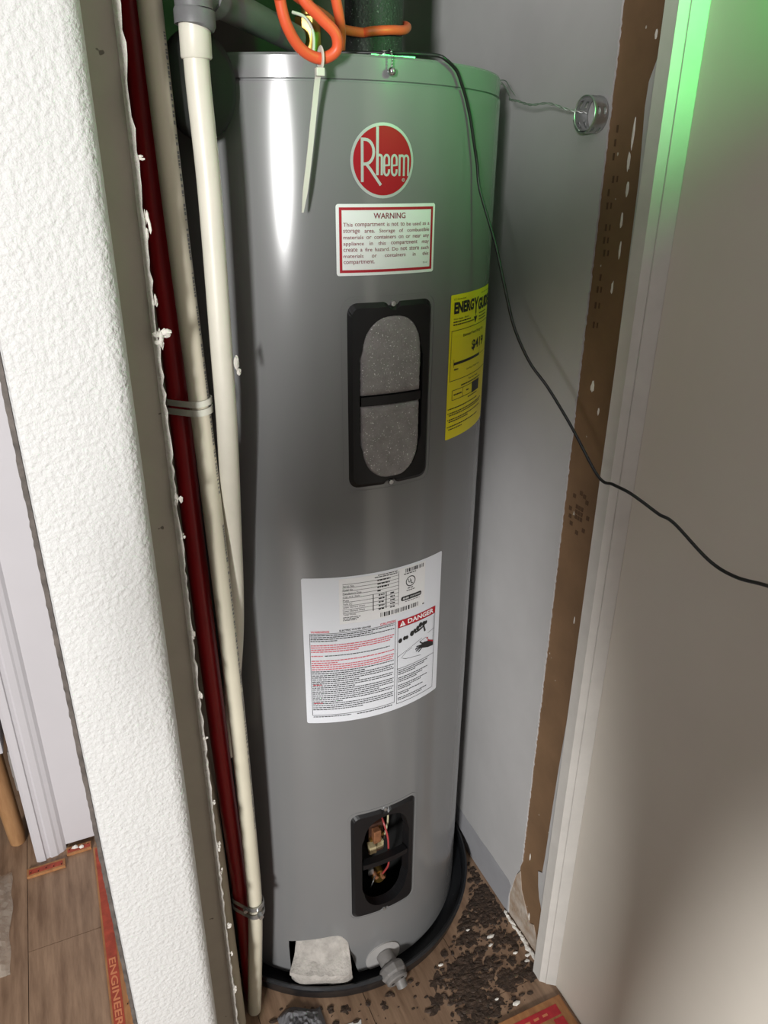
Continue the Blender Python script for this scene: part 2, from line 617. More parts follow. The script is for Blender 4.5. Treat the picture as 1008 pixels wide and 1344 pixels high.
# plaster smears and a stamped round mark on the brown paper
for k, (y, z, a, b) in enumerate([(0.774, 1.395, .0032, .020), (0.776, 1.365, .004, .012), (0.772, 1.335, .004, .010), (0.775, 1.30, .0035, .012), (0.771, 1.265, .003, .012), (0.7765, 1.22, .003, .010),
                                  (0.790, 1.09, .006, .010), (0.772, 1.06, .003, .006), (0.765, 0.735, .002, .008), (0.758, 1.49, .003, .005), (0.80, 0.20, .003, .010), (0.782, 0.06, .004, .013)]):
    mb = MB()
    chunk(mb, (WX + 0.0024, y, z), b * .8, k + 41, 2, (0.05, a / b * .8, 1.0))
    mb.build('plaster_smear', M_chip, wall_right)
mb = MB()
cy, cz = 0.785, 0.905
for k in range(16):
    a = 2 * math.pi * k / 16
    if k % 2 == 0 or k % 5 == 0:
        y, z = cy + 0.020 * math.cos(a), cz + 0.031 * math.sin(a)
        mb.box(WX + 0.0018, WX + 0.0026, y - 0.003, y + 0.003, z - 0.003, z + 0.003)
for dy in (-1, 0, 1):
    for dz in (-1, 0, 1):
        mb.box(WX + 0.0018, WX + 0.0026, cy + dy * .006 - .0022, cy + dy * .006 + .0022, cz + dz * .008 - .003, cz + dz * .008 + .003)
mb.build('stamp_print', mat('brown_stamp_ink', (0.085, 0.045, 0.022), 0.8), wall_right)
mb = MB()
rg = random.Random(5)
for z in (1.40, 1.385, 1.37, 1.345, 1.33, 1.315, 1.29, 1.275, 1.26, 1.23, 1.215, 1.195, 1.17):
    y = 0.802 + rg.uniform(-.003, .003)
    mb.box(WX + 0.0018, WX + 0.0026, y - .0012, y + .0016, z - .004, z + .004)
    if rg.random() < .6:
        mb.box(WX + 0.0018, WX + 0.0026, y - .008, y - .006, z - .003, z + .004)
mb.build('ink_marks', MATS['brown_stamp_ink'], wall_right)

# door trim between closet wall and room wall: two bevelled strips
mb = MB()
mb.prism([(0.640, 0.6945), (0.632, 0.7015), (0.632, 0.722), (0.660, 0.722), (0.660, 0.6945)], 0, 2.4)
struct(mb.build('trim_1', M_trim, None), 'narrow painted trim strip beside the torn wall')
mb = MB()
mb.prism([(WX - 0.0005, 0.6825), (0.6405, 0.6925), (0.6405, 0.6940), (0.660, 0.6940), (0.660, 0.6825)], 0, 2.4)
struct(mb.build('trim_2', M_trim, None), 'wider painted trim strip against the beige wall')
mb = MB()
mb.box(WX, WX + 0.07, -0.6, 0.6822, 0, 2.4)
struct(mb.build('wall_right_front', M_beige, None), 'smooth beige wall right of the closet opening')

# closet back wall, ceiling, header
mb = MB()
mb.box(0.0, WX + 0.07, 1.47, 1.53, 0, 2.4)
struct(mb.build('wall_back', mat('shade_dark_board', (0.075, 0.062, 0.052), 0.85, var=.25, vscale=9), None), 'closet back wall behind the water heater')  # the closet's deep shade is put into this dark colour
mb = MB()
mb.box(-2.6, WX + 0.07, -2.6, 3.4, 2.4, 2.46)
struct(mb.build('ceiling', M_white, None), 'ceiling above the closet')
mb = MB()
mb.box(0.061, WX + 0.004, 0.69, 0.78, 2.02, 2.4)
struct(mb.build('wall_header', M_textured, None), 'wall above the closet opening')

# left wall stub with rounded corners, textured paint
poly = []
x0, x1, y0, y1 = -0.041, 0.062, 0.70, 1.53
for cx, cy, r, a0 in ((x1 - .018, y0 + .018, .018, -90),):
    for k in range(9):
        a = rad(a0 + 90 * k / 8)
        poly.append((cx + r * math.cos(a), cy + r * math.sin(a)))
poly += [(x1, y1), (x0, y1), (x0, y0 + .006), (x0 + .003, y0 + .001), (x0 + .008, y0)]
mb = MB()
mb.prism(poly, 0, 2.4)
wall_left = struct(mb.build('wall_left', M_textured, None, smooth=True), 'white textured wall end left of the heater')
mb = MB()
rows = jag((x0 - 0.0040, 0.0), (x0 - 0.0040, 2.4), 480, 0.0005, 9)
V, F = [], []
for (xx, z) in rows:
    V += [(xx, y0 + .004, z), (x0 + .0005, y0 + .0035, z), (x0 + .0005, y0 + .010, z), (xx, y0 + .010, z)]
for i in range(len(rows) - 1):
    for k in range(4):
        F.append((4 * i + k, 4 * i + (k + 1) % 4, 4 * i + 4 + (k + 1) % 4, 4 * i + 4 + k))
mb.add(V, F)
mb.build('corner_bead', M_edge, wall_left)

mb = MB()
mb.box(0.0622, 0.068, 0.822, 1.469, 0, 2.39)
mb.build('added_dark_board', MATS['shade_dark_board'], wall_left)  # unseen dark board, added to keep the closet's left side black

# flat jamb strip set back behind the rounded corner, with a torn paper edge
mb = MB()
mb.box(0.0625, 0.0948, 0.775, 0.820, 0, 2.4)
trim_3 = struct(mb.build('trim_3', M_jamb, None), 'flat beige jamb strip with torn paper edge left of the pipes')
rows = []
rg = random.Random(12)
N = 260
for i in range(N + 1):
    z = 2.4 * i / N
    bump_ = 0.0
    rows.append((0.0970 + rg.uniform(-.0014, .0014) + 0.0014 * noise.noise(Vector((0, 0, z * 14))), z, rg.uniform(-.001, .001)))
V, F = [], []
for (xx, z, dy) in rows:
    V += [(0.0925, .7745, z), (xx, .764 + dy, z), (xx + .0006, .768 + dy, z), (0.0945, .782, z)]
for i in range(N):
    for k in range(4):
        F.append((4 * i + k, 4 * i + (k + 1) % 4, 4 * i + 4 + (k + 1) % 4, 4 * i + 4 + k))
mb = MB()
mb.add(V, F)
mb.build('torn_edge', M_torn, trim_3)
for k, (x, z, s, sq) in enumerate([(0.102, 1.368, .0045, (1, .6, .5)), (0.100, 1.308, .0060, (.5, .5, 2.0)), (0.0985, 1.245, .0045, (.6, .5, 1.6)), (0.103, 1.208, .0085, (1.2, .7, .7)),
                                   (0.099, 1.203, .0070, (.5, .6, 1.7)), (0.099, 1.035, .0055, (.7, .5, 1.3)), (0.099, 0.99, .004, (.7, .6, .9)), (0.0985, .86, .004, (.6, .5, 1.5)), (0.099, .78, .0045, (.7, .5, 1.8)),
                                   (0.0985, .71, .004, (.8, .5, 1.1)), (0.0985, .60, .003, (.9, .5, 1.0)), (0.099, .52, .0045, (.7, .5, 1.6)), (0.0985, .47, .004, (.7, .5, 1.4)), (0.099, .36, .006, (.9, .6, .8)),
                                   (0.0985, .30, .004, (.7, .5, 1.5)), (0.0985, .22, .004, (.7, .5, 1.6))]):
    mb = MB()
    for j_ in range(5):
        chunk(mb, (x - .0005 + (random.random() - .5) * s * sq[0] * 1.6, 0.766 + (random.random() - .5) * s * .6, z - .006 + (random.random() - .5) * s * sq[2] * 1.8), s * .55, k * 7 + j_, 1, (sq[0], .35, sq[2]))
    mb.build('paper_scrap', M_torn, trim_3)

# hallway wall seen past the left wall end, with door casing and strike plate
mb = MB()
mb.box(-0.150, -0.0415, 1.362, 1.45, 0.012, 2.4)
struct(mb.build('wall_hall', M_white, None), 'plain white hallway wall far left, behind the wall end')
mb = MB()
mb.prism([(-0.206, 1.36), (-0.206, 1.349), (-0.200, 1.345), (-0.188, 1.345), (-0.186, 1.349), (-0.180, 1.351), (-0.176, 1.348), (-0.164, 1.350), (-0.160, 1.353), (-0.152, 1.356), (-0.146, 1.362), (-0.146, 1.40), (-0.206, 1.40)], 0.0, 2.1)
casing = struct(mb.build('trim_4', M_white, None), 'white fluted door casing far left')
mb = MB()
mb.box(-0.2095, -0.2062, 1.352, 1.40, 0.20, 0.30)
mb.box(-0.2125, -0.2095, 1.365, 1.385, 0.225, 0.275)
mb.build('strike_plate', M_steel, casing)
mb = MB()
mb.box(-1.6, -0.1462, 3.3, 3.4, 0, 2.4)
struct(mb.build('wall_far', mat('far_wall_paint', (0.25, 0.19, 0.14), 0.7, var=.1), None), 'brown far wall of the room behind the casing')

# ------------------------------------------------------------------ water heater
heater = thing('water_heater', 'tall grey cylindrical electric water heater standing in a black pan', 'water heater', (HC[0], HC[1], 0.012))
ZB, ZS, ZT = 0.014, 1.437, 1.4635
UP = (-0.047, 0.0705, 0.9745, 1.2115)      # upper access panel s0 s1 z0 z1
LO = (-0.0515, 0.0695, 0.160, 0.402)       # lower access panel
cut = [(-0.164, ZB), (-0.165, 0.088), (-0.1645, 0.101), (-0.160, 0.102), (-0.125, 0.112), (-0.090, 0.121), (-0.076, 0.1215), (-0.068, 0.117), (-0.060, 0.095), (-0.051, 0.060), (-0.044, 0.030), (-0.040, ZB)]
c2 = cut[0][0]
PI_R = math.pi * HR
outer = densify([(-PI_R, ZB), (cut[0][0], ZB)] + cut[1:-1] + [(cut[-1][0], ZB), (PI_R, ZB), (PI_R, ZS), (-PI_R, ZS)], 0.02)
h_up = densify(rrect(UP[0] + .012, UP[1] - .012, UP[2] + .012, UP[3] - .012, .02), .006)
h_lo = densify(rrect(LO[0] + .012, LO[1] - .012, LO[2] + .012, LO[3] - .012, .02), .006)
V, F, N = sheet([outer, h_up, h_lo], 0.0, step=HR * rad(2.5))
build_sheet('body', M_heater, heater, V, F, N)
# raised lips pressed around the two access openings
for nm, P, g in (('pressed_lip', UP, .006), ('pressed_lip', LO, .004)):
    o_ = densify(rrect(P[0] - g, P[1] + g, P[2] - g, P[3] + g, .016))
    i_ = densify(rrect(P[0] - g + .0025, P[1] + g - .0025, P[2] - g + .0025, P[3] + g - .0025, .014))
    V, F, N = sheet([o_, i_], 0.0006, walls=[-.0004, -.0004])
    build_sheet(nm, M_heater, heater, V, F)
# cap with groove
mb = MB()
mb.lathe([(HR, ZS - .0005), (HR - .0006, ZS), (HR - .0040, ZS + .0006), (HR - .0040, ZS + .0022), (HR - .0016, ZS + .0032), (HR - .0012, ZT - .003), (HR - .003, ZT - .0005), (HR - .006, ZT), (0.0001, ZT)], (HC[0], HC[1], 0), 144)
mb.build('top_cap', M_cap, heater, smooth=True, autosmooth=30)
# inner tank insulation that shows as dark depth behind the openings
mb = MB()
mb.lathe([(HR - .075, ZB + .002), (HR - .075, ZS - .01)], (HC[0], HC[1], 0), 72)
mb.build('inner_shell', M_dark, heater, smooth=True)


def stadium(s0, s1, z0, z1, n=10):
    """Opening with domed ends (flattened half-ellipses)."""
    c, hw, hh = (s0 + s1) / 2, (s1 - s0) / 2, (s1 - s0) * 0.62
    out = []
    for k in range(2 * n + 1):
        a = math.pi * k / (2 * n)
        out.append((c + hw * math.copysign(abs(math.cos(a)) ** .85, math.cos(a)), z1 - hh + hh * abs(math.sin(a)) ** .85))
    for k in range(2 * n + 1):
        a = math.pi + math.pi * k / (2 * n)
        out.append((c + hw * math.copysign(abs(math.cos(a)) ** .85, math.cos(a)), z0 + hh - hh * abs(math.sin(a)) ** .85))
    return out


def bezel(P, st, bar, parent):
    """Black plastic access frame: notched top and bottom, sloping rim, domed opening with a crossbar."""
    def outl(ins):
        base = rrect(P[0] + ins, P[1] - ins, P[2] + ins, P[3] - ins, .010 if ins else .013)
        q = densify(base, .004)
        c = (P[0] + P[1]) / 2
        out = []
        for s, z in q:
            if abs(s - c) < .0062:
                z = z - .0045 if z > (P[2] + P[3]) / 2 else z + .0045
            out.append((s, z))
        return out
    oo, oi = outl(0.0), outl(0.0065)
    hole = densify(stadium(*st), .004)
    # notches for the cover clips in the opening's sides
    hn = []
    for s, z in hole:
        for zz in (st[2] + .055, st[3] - .052):
            if abs(z - zz) < .006:
                s += .0032 if s > (st[0] + st[1]) / 2 else -.0032
        hn.append((s, z))
    n = len(oi)
    # match counts: re-sample the outer loop at the inner loop's parameter
    def resample(lp, k):
        L = [0]
        for i in range(len(lp)):
            a, b = lp[i], lp[(i + 1) % len(lp)]
            L.append(L[-1] + math.hypot(b[0] - a[0], b[1] - a[1]))
        out = []
        for j in range(k):
            t = L[-1] * j / k
            i = max(0, min(len(lp) - 1, next(ii for ii in range(len(L)) if L[ii] > t) - 1)) if t < L[-1] else len(lp) - 1
            a, b = lp[i], lp[(i + 1) % len(lp)]
            u = (t - L[i]) / max(1e-9, L[i + 1] - L[i])
            out.append((a[0] + (b[0] - a[0]) * u, a[1] + (b[1] - a[1]) * u))
        return out
    K = 160
    oi2, oo2 = resample(oi, K), resample(oo, K)
    V, F, N = sheet([oi2, hn], 0.0040, walls=[(oo2, -.0008), -.014])
    fr = build_sheet('access_frame', M_black, parent, V, F)
    # crossbar
    b0, b1 = bar
    V, F, N = sheet([densify([(st[0] - .001, b0), (st[1] + .001, b0), (st[1] + .001, b1), (st[0] - .001, b1)])], 0.0035, walls=[-.010])
    build_sheet('crossbar', M_black, fr, V, F)
    for z in (P[3] - .0035, P[2] + .0035):
        c = on_cyl((P[0] + P[1]) / 2, z, 0.001)
        b = MB()
        b.lathe([(.0001, -.0025), (.003, -.0022), (.0036, 0), (.0036, .002)], c, 16, 'Y')
        b.build('screw', M_steel, fr, smooth=True)
    return fr


fr1 = bezel(UP, (-0.0288, 0.0520, 0.9865, 1.1940), (1.0855, 1.0965), heater)
fr2 = bezel(LO, (-0.0295, 0.0515, 0.1790, 0.3860), (0.2765, 0.2865), heater)
fr1['label'] = 'black plastic access frame filled with grey foam'
fr2['label'] = 'black plastic access frame with open wiring behind'

# two grey foam pads in the upper opening
for z0, z1, sd in ((1.0978, 1.1965, 1), (0.984, 1.0842, 2)):
    st = stadium(-0.0305, 0.0535, 0.9845, 1.196)
    pts = []
    for s, z in densify(st, .003):
        zc = min(max(z, z0), z1)
        pts.append((s, zc))
    V, F = [], []
    NS, NZ = 44, 52
    for j in range(NZ + 1):
        z = z0 + (z1 - z0) * j / NZ
        cands = [s for s, zz in densify(st, .002) if abs(zz - z) < .004]
        c = (-0.0305 + 0.0535) / 2
        hh = 0.084 * 0.62
        ht, hb = max(0, z - (1.196 - hh)), max(0, (0.9845 + hh) - z)
        q = max(ht, hb) / hh
        hw = 0.042 * max(0.02, (1 - min(1, q ** (2 / .85))) ** (.85 / 2))
        for i in range(NS + 1):
            u = -1 + 2 * i / NS
            s = c + u * hw + 0.0006 * noise.noise(Vector((u * 5, z * 300, sd)))
            edge = min(1, (1 - abs(u)) * hw / .006, abs(z - z0) / .006 + .05, abs(z1 - z) / .006 + .05)
            dr = -.0005 + .0048 * max(0, edge) ** .5 + .0008 * noise.noise(Vector((s * 260, z * 260, sd))) + .0005 * noise.noise(Vector((s * 700, z * 700, sd)))
            V.append(on_cyl(s, z, dr))
    for j in range(NZ):
        for i in range(NS):
            a = j * (NS + 1) + i
            F.append((a, a + 1, a + NS + 2, a + NS + 1))
    b = MB()
    b.add(V, F)
    b.build('foam_pad', M_foam, heater, smooth=True, autosmooth=80)

# lower compartment: thermostat, element flange, wires
ths = MB()
cy_ = HC[1] - HR


def lp(s, z, d):
    return Vector(on_cyl(s + .42 * d, z - 1.2 * d, -d))


def cyl_box(mb, s0, s1, z0, z1, d0, d1):
    P = [on_cyl(s + .42 * d0, z - 1.2 * d0, -d) for d in (d0, d1) for z in (z0, z1) for s in (s0, s1)]
    mb.add(P, [(0, 1, 3, 2), (4, 6, 7, 5), (0, 4, 5, 1), (1, 5, 7, 3), (3, 7, 6, 2), (2, 6, 4, 0)])


cyl_box(ths, -.021, .014, .304, .372, .042, .073)
th_o = ths.build('thermostat', mat('dark_phenolic', (0.05, 0.022, 0.014), .45, var=.3, vscale=80), heater, bevel=.002)
b = MB()
cyl_box(b, -.010, .006, .325, .352, .030, .042)
b.build('reset_button', M_copper, th_o, bevel=.0015)
b = MB()
cyl_box(b, -.019, -.004, .303, .318, .028, .044)
b.build('ceramic_block', M_ceramic, th_o, bevel=.0015)
b = MB()
cyl_box(b, -.004, .011, .310, .317, .030, .044)
cyl_box(b, .008, .011, .310, .326, .030, .044)
b.build('terminal_bracket', M_ceramic, th_o)
for s, z in ((-.016, .340), (-.014, .328), (.009, .345), (.002, .360)):
    b = MB()
    c = lp(s, z, .040)
    b.lathe([(.0001, -.004), (.003, -.0035), (.0034, 0), (.0034, .004)], c, 12, 'Y')
    b.build('terminal_screw', M_brass, th_o, smooth=True)
el = MB()
c = lp(.003, .243, .05)
el.lathe([(.0001, -.010), (.008, -.0095), (.0085, -.004), (.0140, -.0035), (.0150, 0), (.0150, .02)], c, 18, 'Y')
el_o = el.build('heating_element', M_brass, heater, smooth=True)
for s, z in ((-.005, .247), (.011, .240)):
    b = MB()
    b.lathe([(.0001, -.007), (.0035, -.0065), (.004, 0), (.004, .006)], lp(s, z, .042), 12, 'Y')
    b.build('terminal_screw', M_copper, el_o, smooth=True)
b = MB()
cyl_box(b, -.022, -.009, .252, .264, .045, .055)
b.build('bracket', M_steel, heater)
b = MB()
b.tube(bez([lp(.006, .392, .04), lp(.010, .365, .022), lp(.017, .33, .016), lp(.019, .30, .016), lp(.0205, .275, .018), lp(.020, .258, .026), lp(.012, .244, .04)]), .0017, 8)
b.build('red_wire', M_wire_r, heater, smooth=True)
b = MB()
b.tube(bez([lp(.020, .392, .03), lp(.0195, .372, .028), lp(.0185, .355, .034), lp(.017, .33, .05)]), .0017, 8)
b.build('white_wire', M_wire_w, heater, smooth=True)
b = MB()
b.tube(bez([lp(-.006, .247, .04), lp(-.012, .235, .030), lp(-.017, .222, .036)]), .0010, 8)
b.build('bare_wire', M_steel, heater, smooth=True)

# ---- logo
LC = (-0.0020, 1.3622)


def ring_pts(r, n=56):
    return [(LC[0] + r * math.cos(2 * math.pi * k / n), LC[1] + r * math.sin(2 * math.pi * k / n)) for k in range(n)]


V, F, N = sheet([ring_pts(.0381)], .0006)
logo = build_sheet('logo_badge', M_silver, heater, V, F, N)
logo['label'] = 'round red logo badge with silver lettering'
pr = Print(.0009)
pr.poly(ring_pts(.0350))
pr.build('red_disc', M_logo_red, logo)
pr = Print(.0012)
w = .0031
pr.stroke([(-.0268, 1.3850), (-.0268, 1.3409)], w)
bowl = [(-.0268, 1.3834)] + [(-.0235 + .0100 * math.sin(a), 1.3712 + .0122 * math.cos(a)) for a in [math.pi * k / 12 for k in range(13)]] + [(-.0268, 1.3590)]
pr.stroke(bowl, w)
pr.stroke([(-.0225, 1.3595), (-.0172, 1.3535), (-.0050, 1.3377)], w)
pr.stroke([(-.0092, 1.3962), (-.0092, 1.3479)], w)
pr.stroke([(-.0092, 1.3655)] + [(-.0066 + -.0026 * math.cos(a), 1.3660 + .0022 * math.sin(a)) for a in [math.pi * k / 8 for k in range(2, 9)]] + [(-.0040, 1.3479)], .0026)
for sc_ in (.0018, .0112):
    e = [(sc_ - .0030, 1.3578), (sc_ + .0030, 1.3582)]
    e2 = [(sc_ + .0030, 1.3576)] + [(sc_ + .0030 * math.cos(a), 1.3637 + .0046 * math.sin(a)) for a in [math.pi * k / 10 for k in range(11)]] + \
         [(sc_ - .0030, 1.3532)] + [(sc_ - .0030 * math.cos(a), 1.3526 - .0046 * math.sin(a)) for a in [math.pi * k / 10 for k in range(11)]] + [(sc_ + .0030, 1.3540)]
    pr.stroke(e2, .0025)
    pr.stroke(e, .0018)
mx = [.0178, .0234, .0290]
pr.stroke([(mx[0], 1.3690), (mx[0], 1.3472)], .0025)
for a_, b_ in ((mx[0], mx[1]), (mx[1], mx[2])):
    c_ = (a_ + b_) / 2
    h_ = (b_ - a_) / 2
    pr.stroke([(a_, 1.3640)] + [(c_ - h_ * math.cos(a), 1.3645 + .0036 * math.sin(a)) for a in [math.pi * k / 8 for k in range(9)]] + [(b_, 1.3472)], .0024)
pr.stroke([(.0230 + .0016 * math.cos(a), 1.3432 + .0016 * math.sin(a)) for a in [2 * math.pi * k / 12 for k in range(13)]], .0006)
pr.text('R', .0222, .0238, 1.3424, 1.3440)
pr.build('logo_lettering', M_silver, logo)

# ---- storage warning label
V, F, N = sheet([densify(rrect(-0.0572, 0.0698, 1.2415, 1.3185, .003))], .0006)
lab = build_sheet('warning_label', M_wl, heater, V, F, N)
lab['label'] = 'white warning label with a red border and red text'
pr = Print(.0009)
pr.frame(-.0536, .0665, 1.2448, 1.3150, .0030)
pr.build('red_border', M_red, lab)
pr = Print(.0010)
pr.text('WARNING', -.0135, .0268, 1.3028, 1.3090, .012)
lines = ['This compartment is not to be used as a', 'storage area.  Storage of combustible', 'materials or containers on or near any', 'appliance in this compartment may',
         'create a fire hazard.  Do not store such', 'materials or containers in this', 'compartment.']
z = 1.2988
for i, ln in enumerate(lines):
    # justified: words spread over the line
    ws = ln.split()
    s0, s1 = -.0490, .0612
    zt = z - i * .00672
    def nat(w_):
        q = [v[0] for v in text_mesh(w_, .002)[0]]
        return max(q) - min(q)
    ref = lines[0].split()
    unit = (s1 - s0) / (sum(nat(w_) for w_ in ref) + .40 * (len(ref) - 1))
    lens = [nat(w_) * unit for w_ in ws]
    gap = (s1 - s0 - sum(lens)) / max(1, len(ws) - 1)
    if i == len(lines) - 1:
        gap = unit * .40
    s = s0
    for w_, L_ in zip(ws, lens):
        asc = any(ch in 'Tbdfhiklt' or ch.isupper() for ch in w_)
        desc = any(ch in 'gpqyj' for ch in w_)
        pr.text(w_, s, s + L_, zt - .0040 - (.0012 if desc else 0), zt if asc else zt - .0010, .002)
        s += L_ + gap
pr.build('red_lettering', M_redtext, lab)
pr = Print(.0010)
pr.text('95-47', .0530, .0600, 1.2520, 1.2540)
pr.build('part_number', M_gink, lab)

# ---- yellow energy label
EG = (0.1052, 0.2390, 1.0160, 1.2095)
V, F, N = sheet([densify(rrect(*EG, .002))], .0006)
eg = build_sheet('energy_label', M_yellow, heater, V, F, N)
eg['label'] = 'yellow energy cost label on the right flank'
pr = Print(.0010)
pr.text('ENERG', .1125, .1640, 1.1850, 1.2000, .05)
pr.text('Y', .1640, .1800, 1.1790, 1.2000, .03)
pr.text('GUIDE', .1800, .2370, 1.1815, 1.1975, .05)
pr.rect(.1712, .1728, 1.1740, 1.1810)
pr.poly([(.1660, 1.1750), (.1780, 1.1750), (.1720, 1.1660)])
pr.text('U.S. Government', .1115, .1400, 1.2025, 1.2048)
pr.text('Federal law prohibits removal', .1900, .2360, 1.2025, 1.2045)
pr.text('Water Heater - Electric', .1120, .1500, 1.1775, 1.1797)
pr.text('Estimated Yearly Energy Cost', .1370, .2080, 1.1520, 1.1568, .008)
pr.text('$419', .1640, .2130, 1.1290, 1.1440, .03)
pr.frame(.1090, .2340, 1.0970, 1.1640, .0007)
pr.rect(.1165, .1960, 1.1180, 1.1215)
pr.rect(.1165, .1172, 1.1150, 1.1260)
pr.rect(.1955, .1962, 1.1180, 1.1290)
pr.rect(.1955, .2330, 1.1196, 1.1200)
pr.text('Cost Range of Similar Models', .1500, .1980, 1.1055, 1.1085)
pr.text('First Hour Rating', .1600, .1930, 1.0905, 1.0935, .01)
pr.frame(.1160, .2020, 1.0700, 1.0840, .0007)
pr.rect(.1430, .1437, 1.0700, 1.0840)
pr.rect(.1725, .2020, 1.0690, 1.0845)
rg = random.Random(8)
for zz, f_ in ((1.1740, .5), (1.1705, .62)):
    pr.dashes(.1120, .2000, zz, .0015, rg, f_)
for zz in (1.1680, 1.1720, 1.1765):
    pr.dashes(.1850, .2290, zz, .0014, rg, .8)
pr.dashes(.1180, .1280, 1.1110, .0018, rg)
pr.dashes(.1380, .2050, 1.0865, .0016, rg)
pr.dashes(.1200, .1400, 1.0762, .0018, rg)
pr.dashes(.1540, .1620, 1.0762, .0018, rg)
pr.dashes(.1600, .1960, 1.0655, .0014, rg)
for zz, f_ in ((1.0580, .75), (1.0520, .95), (1.0490, .9), (1.0430, .9), (1.0400, .45), (1.0330, .8), (1.0290, .3)):
    pr.dashes(.1110, .2250, zz, .0014, rg, f_)
for zz in (1.0580, 1.0520, 1.0430, 1.0330):
    pr.rect(.1080, .1095, zz - .0001, zz + .0016)
pr.build('black_print', M_ink, eg)

# ---- large data and safety label
BL = (-0.1135, 0.1095, 0.5965, 0.8450)
V, F, N = sheet([densify(rrect(*BL, .003))], .0005)
bl = build_sheet('data_label', M_wl2, heater, V, F, N)
bl['label'] = 'large white data plate and safety label'
pr = Print(.0008)
pr.poly(densify(rrect(-.0620, .0740, .7690, .8420, .001)))
pr.build('rating_plate', M_plate2, bl)
pr = Print(.0011)
for zz in (.8330, .8275, .8222, .8165, .8108, .8045, .7985, .7925, .7865):
    pr.rect(-.0572, .0262, zz - .00025, zz + .00025)
pr.rect(-.0575, .0262, .8370 - .00025, .8370 + .00025) if False else None
for s in (.0262, .0760 - .0498):
    pr.rect(s, s + .0006, .7830, .8390)
for s in (-.0131, .0066):
    pr.rect(s - .0006, s + .0006, .7840, .8110)
rg = random.Random(21)
for k, wd in enumerate(('Serial No.', 'Model No.', 'Manufacture Date', 'Cap. U.S. Gals.', 'Phase', 'Volts AC', 'Upper Element Watts', 'Lower Element Watts', 'Total Watts')):
    zz = .8283 - k * .0057
    pr.text(wd, -.0568, -.0568 + .00165 * len(wd), zz, zz + .0030)
for k in range(4):
    pr.dashes(-.0070, -.0070 + (.020, .019, .018, .006)[k], .8310 - k * .0056, .0022, rg)
for k in range(5):
    pr.dashes(-.0050, .0040, .8070 - k * .0058, .0022, rg)
    pr.dashes(.0130, .0205, .8060 - k * .0058, .0022, rg)
pr.dashes(-.0060, .0240, .8395, .0013, rg)
pr.dashes(-.0110, .0240, .8365, .0014, rg)
for k in range(3):
    pr.dashes(-.0570, -.0290, .7790 - k * .0024, .0010, rg, .9 - .1 * k)


def barcode(s0, s1, z0, z1, seed):
    rr = random.Random(seed)
    s = s0
    while s < s1:
        w_ = rr.choice((.0007, .0009, .0014, .0026))
        pr.rect(s, min(s1, s + w_), z0, z1)
        s += w_ + rr.choice((.0009, .0013, .0022))


barcode(-.0020, .0615, .7710, .7780, 4)
barcode(.0375, .0698, .8335, .8395, 6)
pr.dashes(.0350, .0560, .8305, .0014, rg)
# certification mark: ring with two letters
uc = (.0470, .8175)
pr.stroke([(uc[0] + .0078 * math.cos(a), uc[1] + .0078 * math.sin(a)) for a in [2 * math.pi * k / 28 for k in range(29)]], .0014)
pr.text('U', uc[0] - .0042, uc[0] - .0004, uc[1] - .0020, uc[1] + .0042, .03)
pr.text('L', uc[0] + .0004, uc[0] + .0042, uc[1] - .0044, uc[1] + .0018, .03)
pr.dashes(.0420, .0530, .8060, .0014, rg)
pr.dashes(.0400, .0545, .8025, .0013, rg)
pr.poly(densify(rrect(.0310, .0674, .7878, .7950, .0028)))
pr.dashes(.0380, .0640, .7850, .0010, rg)
pr.rect(.0700, .0735, .7700, .7718)
# safety text
pr.text('ELECTRIC WATER HEATER', -.0625, -.0163, .7572, .7600, .02)
pr.frame(-.1050, .0226, .6110, .7552, .0006)
for k, (f_, n_) in enumerate(((.99, 0), (.72, 0), (.99, 1), (.30, 0))):
    pr.dashes(-.1035, .0215, .7515 - k * .0032, .0013, rg, f_)
zz = .7010
pr.dashes(-.0840, .0215, .7165, .0012, rg, .92)
for f_ in (.99, .99, .98, .99, .55, .98, .99, .99, .97, .55):
    pr.dashes(-.1035, .0215, zz - .0055 + .002, .0013, rg, f_) if False else None
zz = .6895
for f_ in (.99, .62, .99, .98, .99, .55, .99, .97, .50, .99, .98, .99, .80, .99, .97, .35, .99, .98, .99, .60):
    pr.dashes(-.1035, .0215, zz, .0013, rg, f_)
    zz -= .0036
pr.dashes(-.1035, .0215, .6078, .0012, rg, .45)
pr.text('READ ALL WARNINGS FREQUENTLY TO VERIFY', -.0380, .0190, .6070, .6092) if False else pr.dashes(-.0380, .0190, .6070, .0015, rg)
# danger panel
pr.frame(.0262, .0985, .6060, .7440, .0006)
pr.rect(.0262, .0985, .6705, .6711)
for k, f_ in enumerate((.97, .85, .55, 0, .98, .80, .60, 0, .97, .75, .40, 0, .85, .35, 0, .97, .80)):
    if f_:
        pr.dashes(.0285, .0965, .6665 - k * .0034, .0013, rg, f_ * .85)
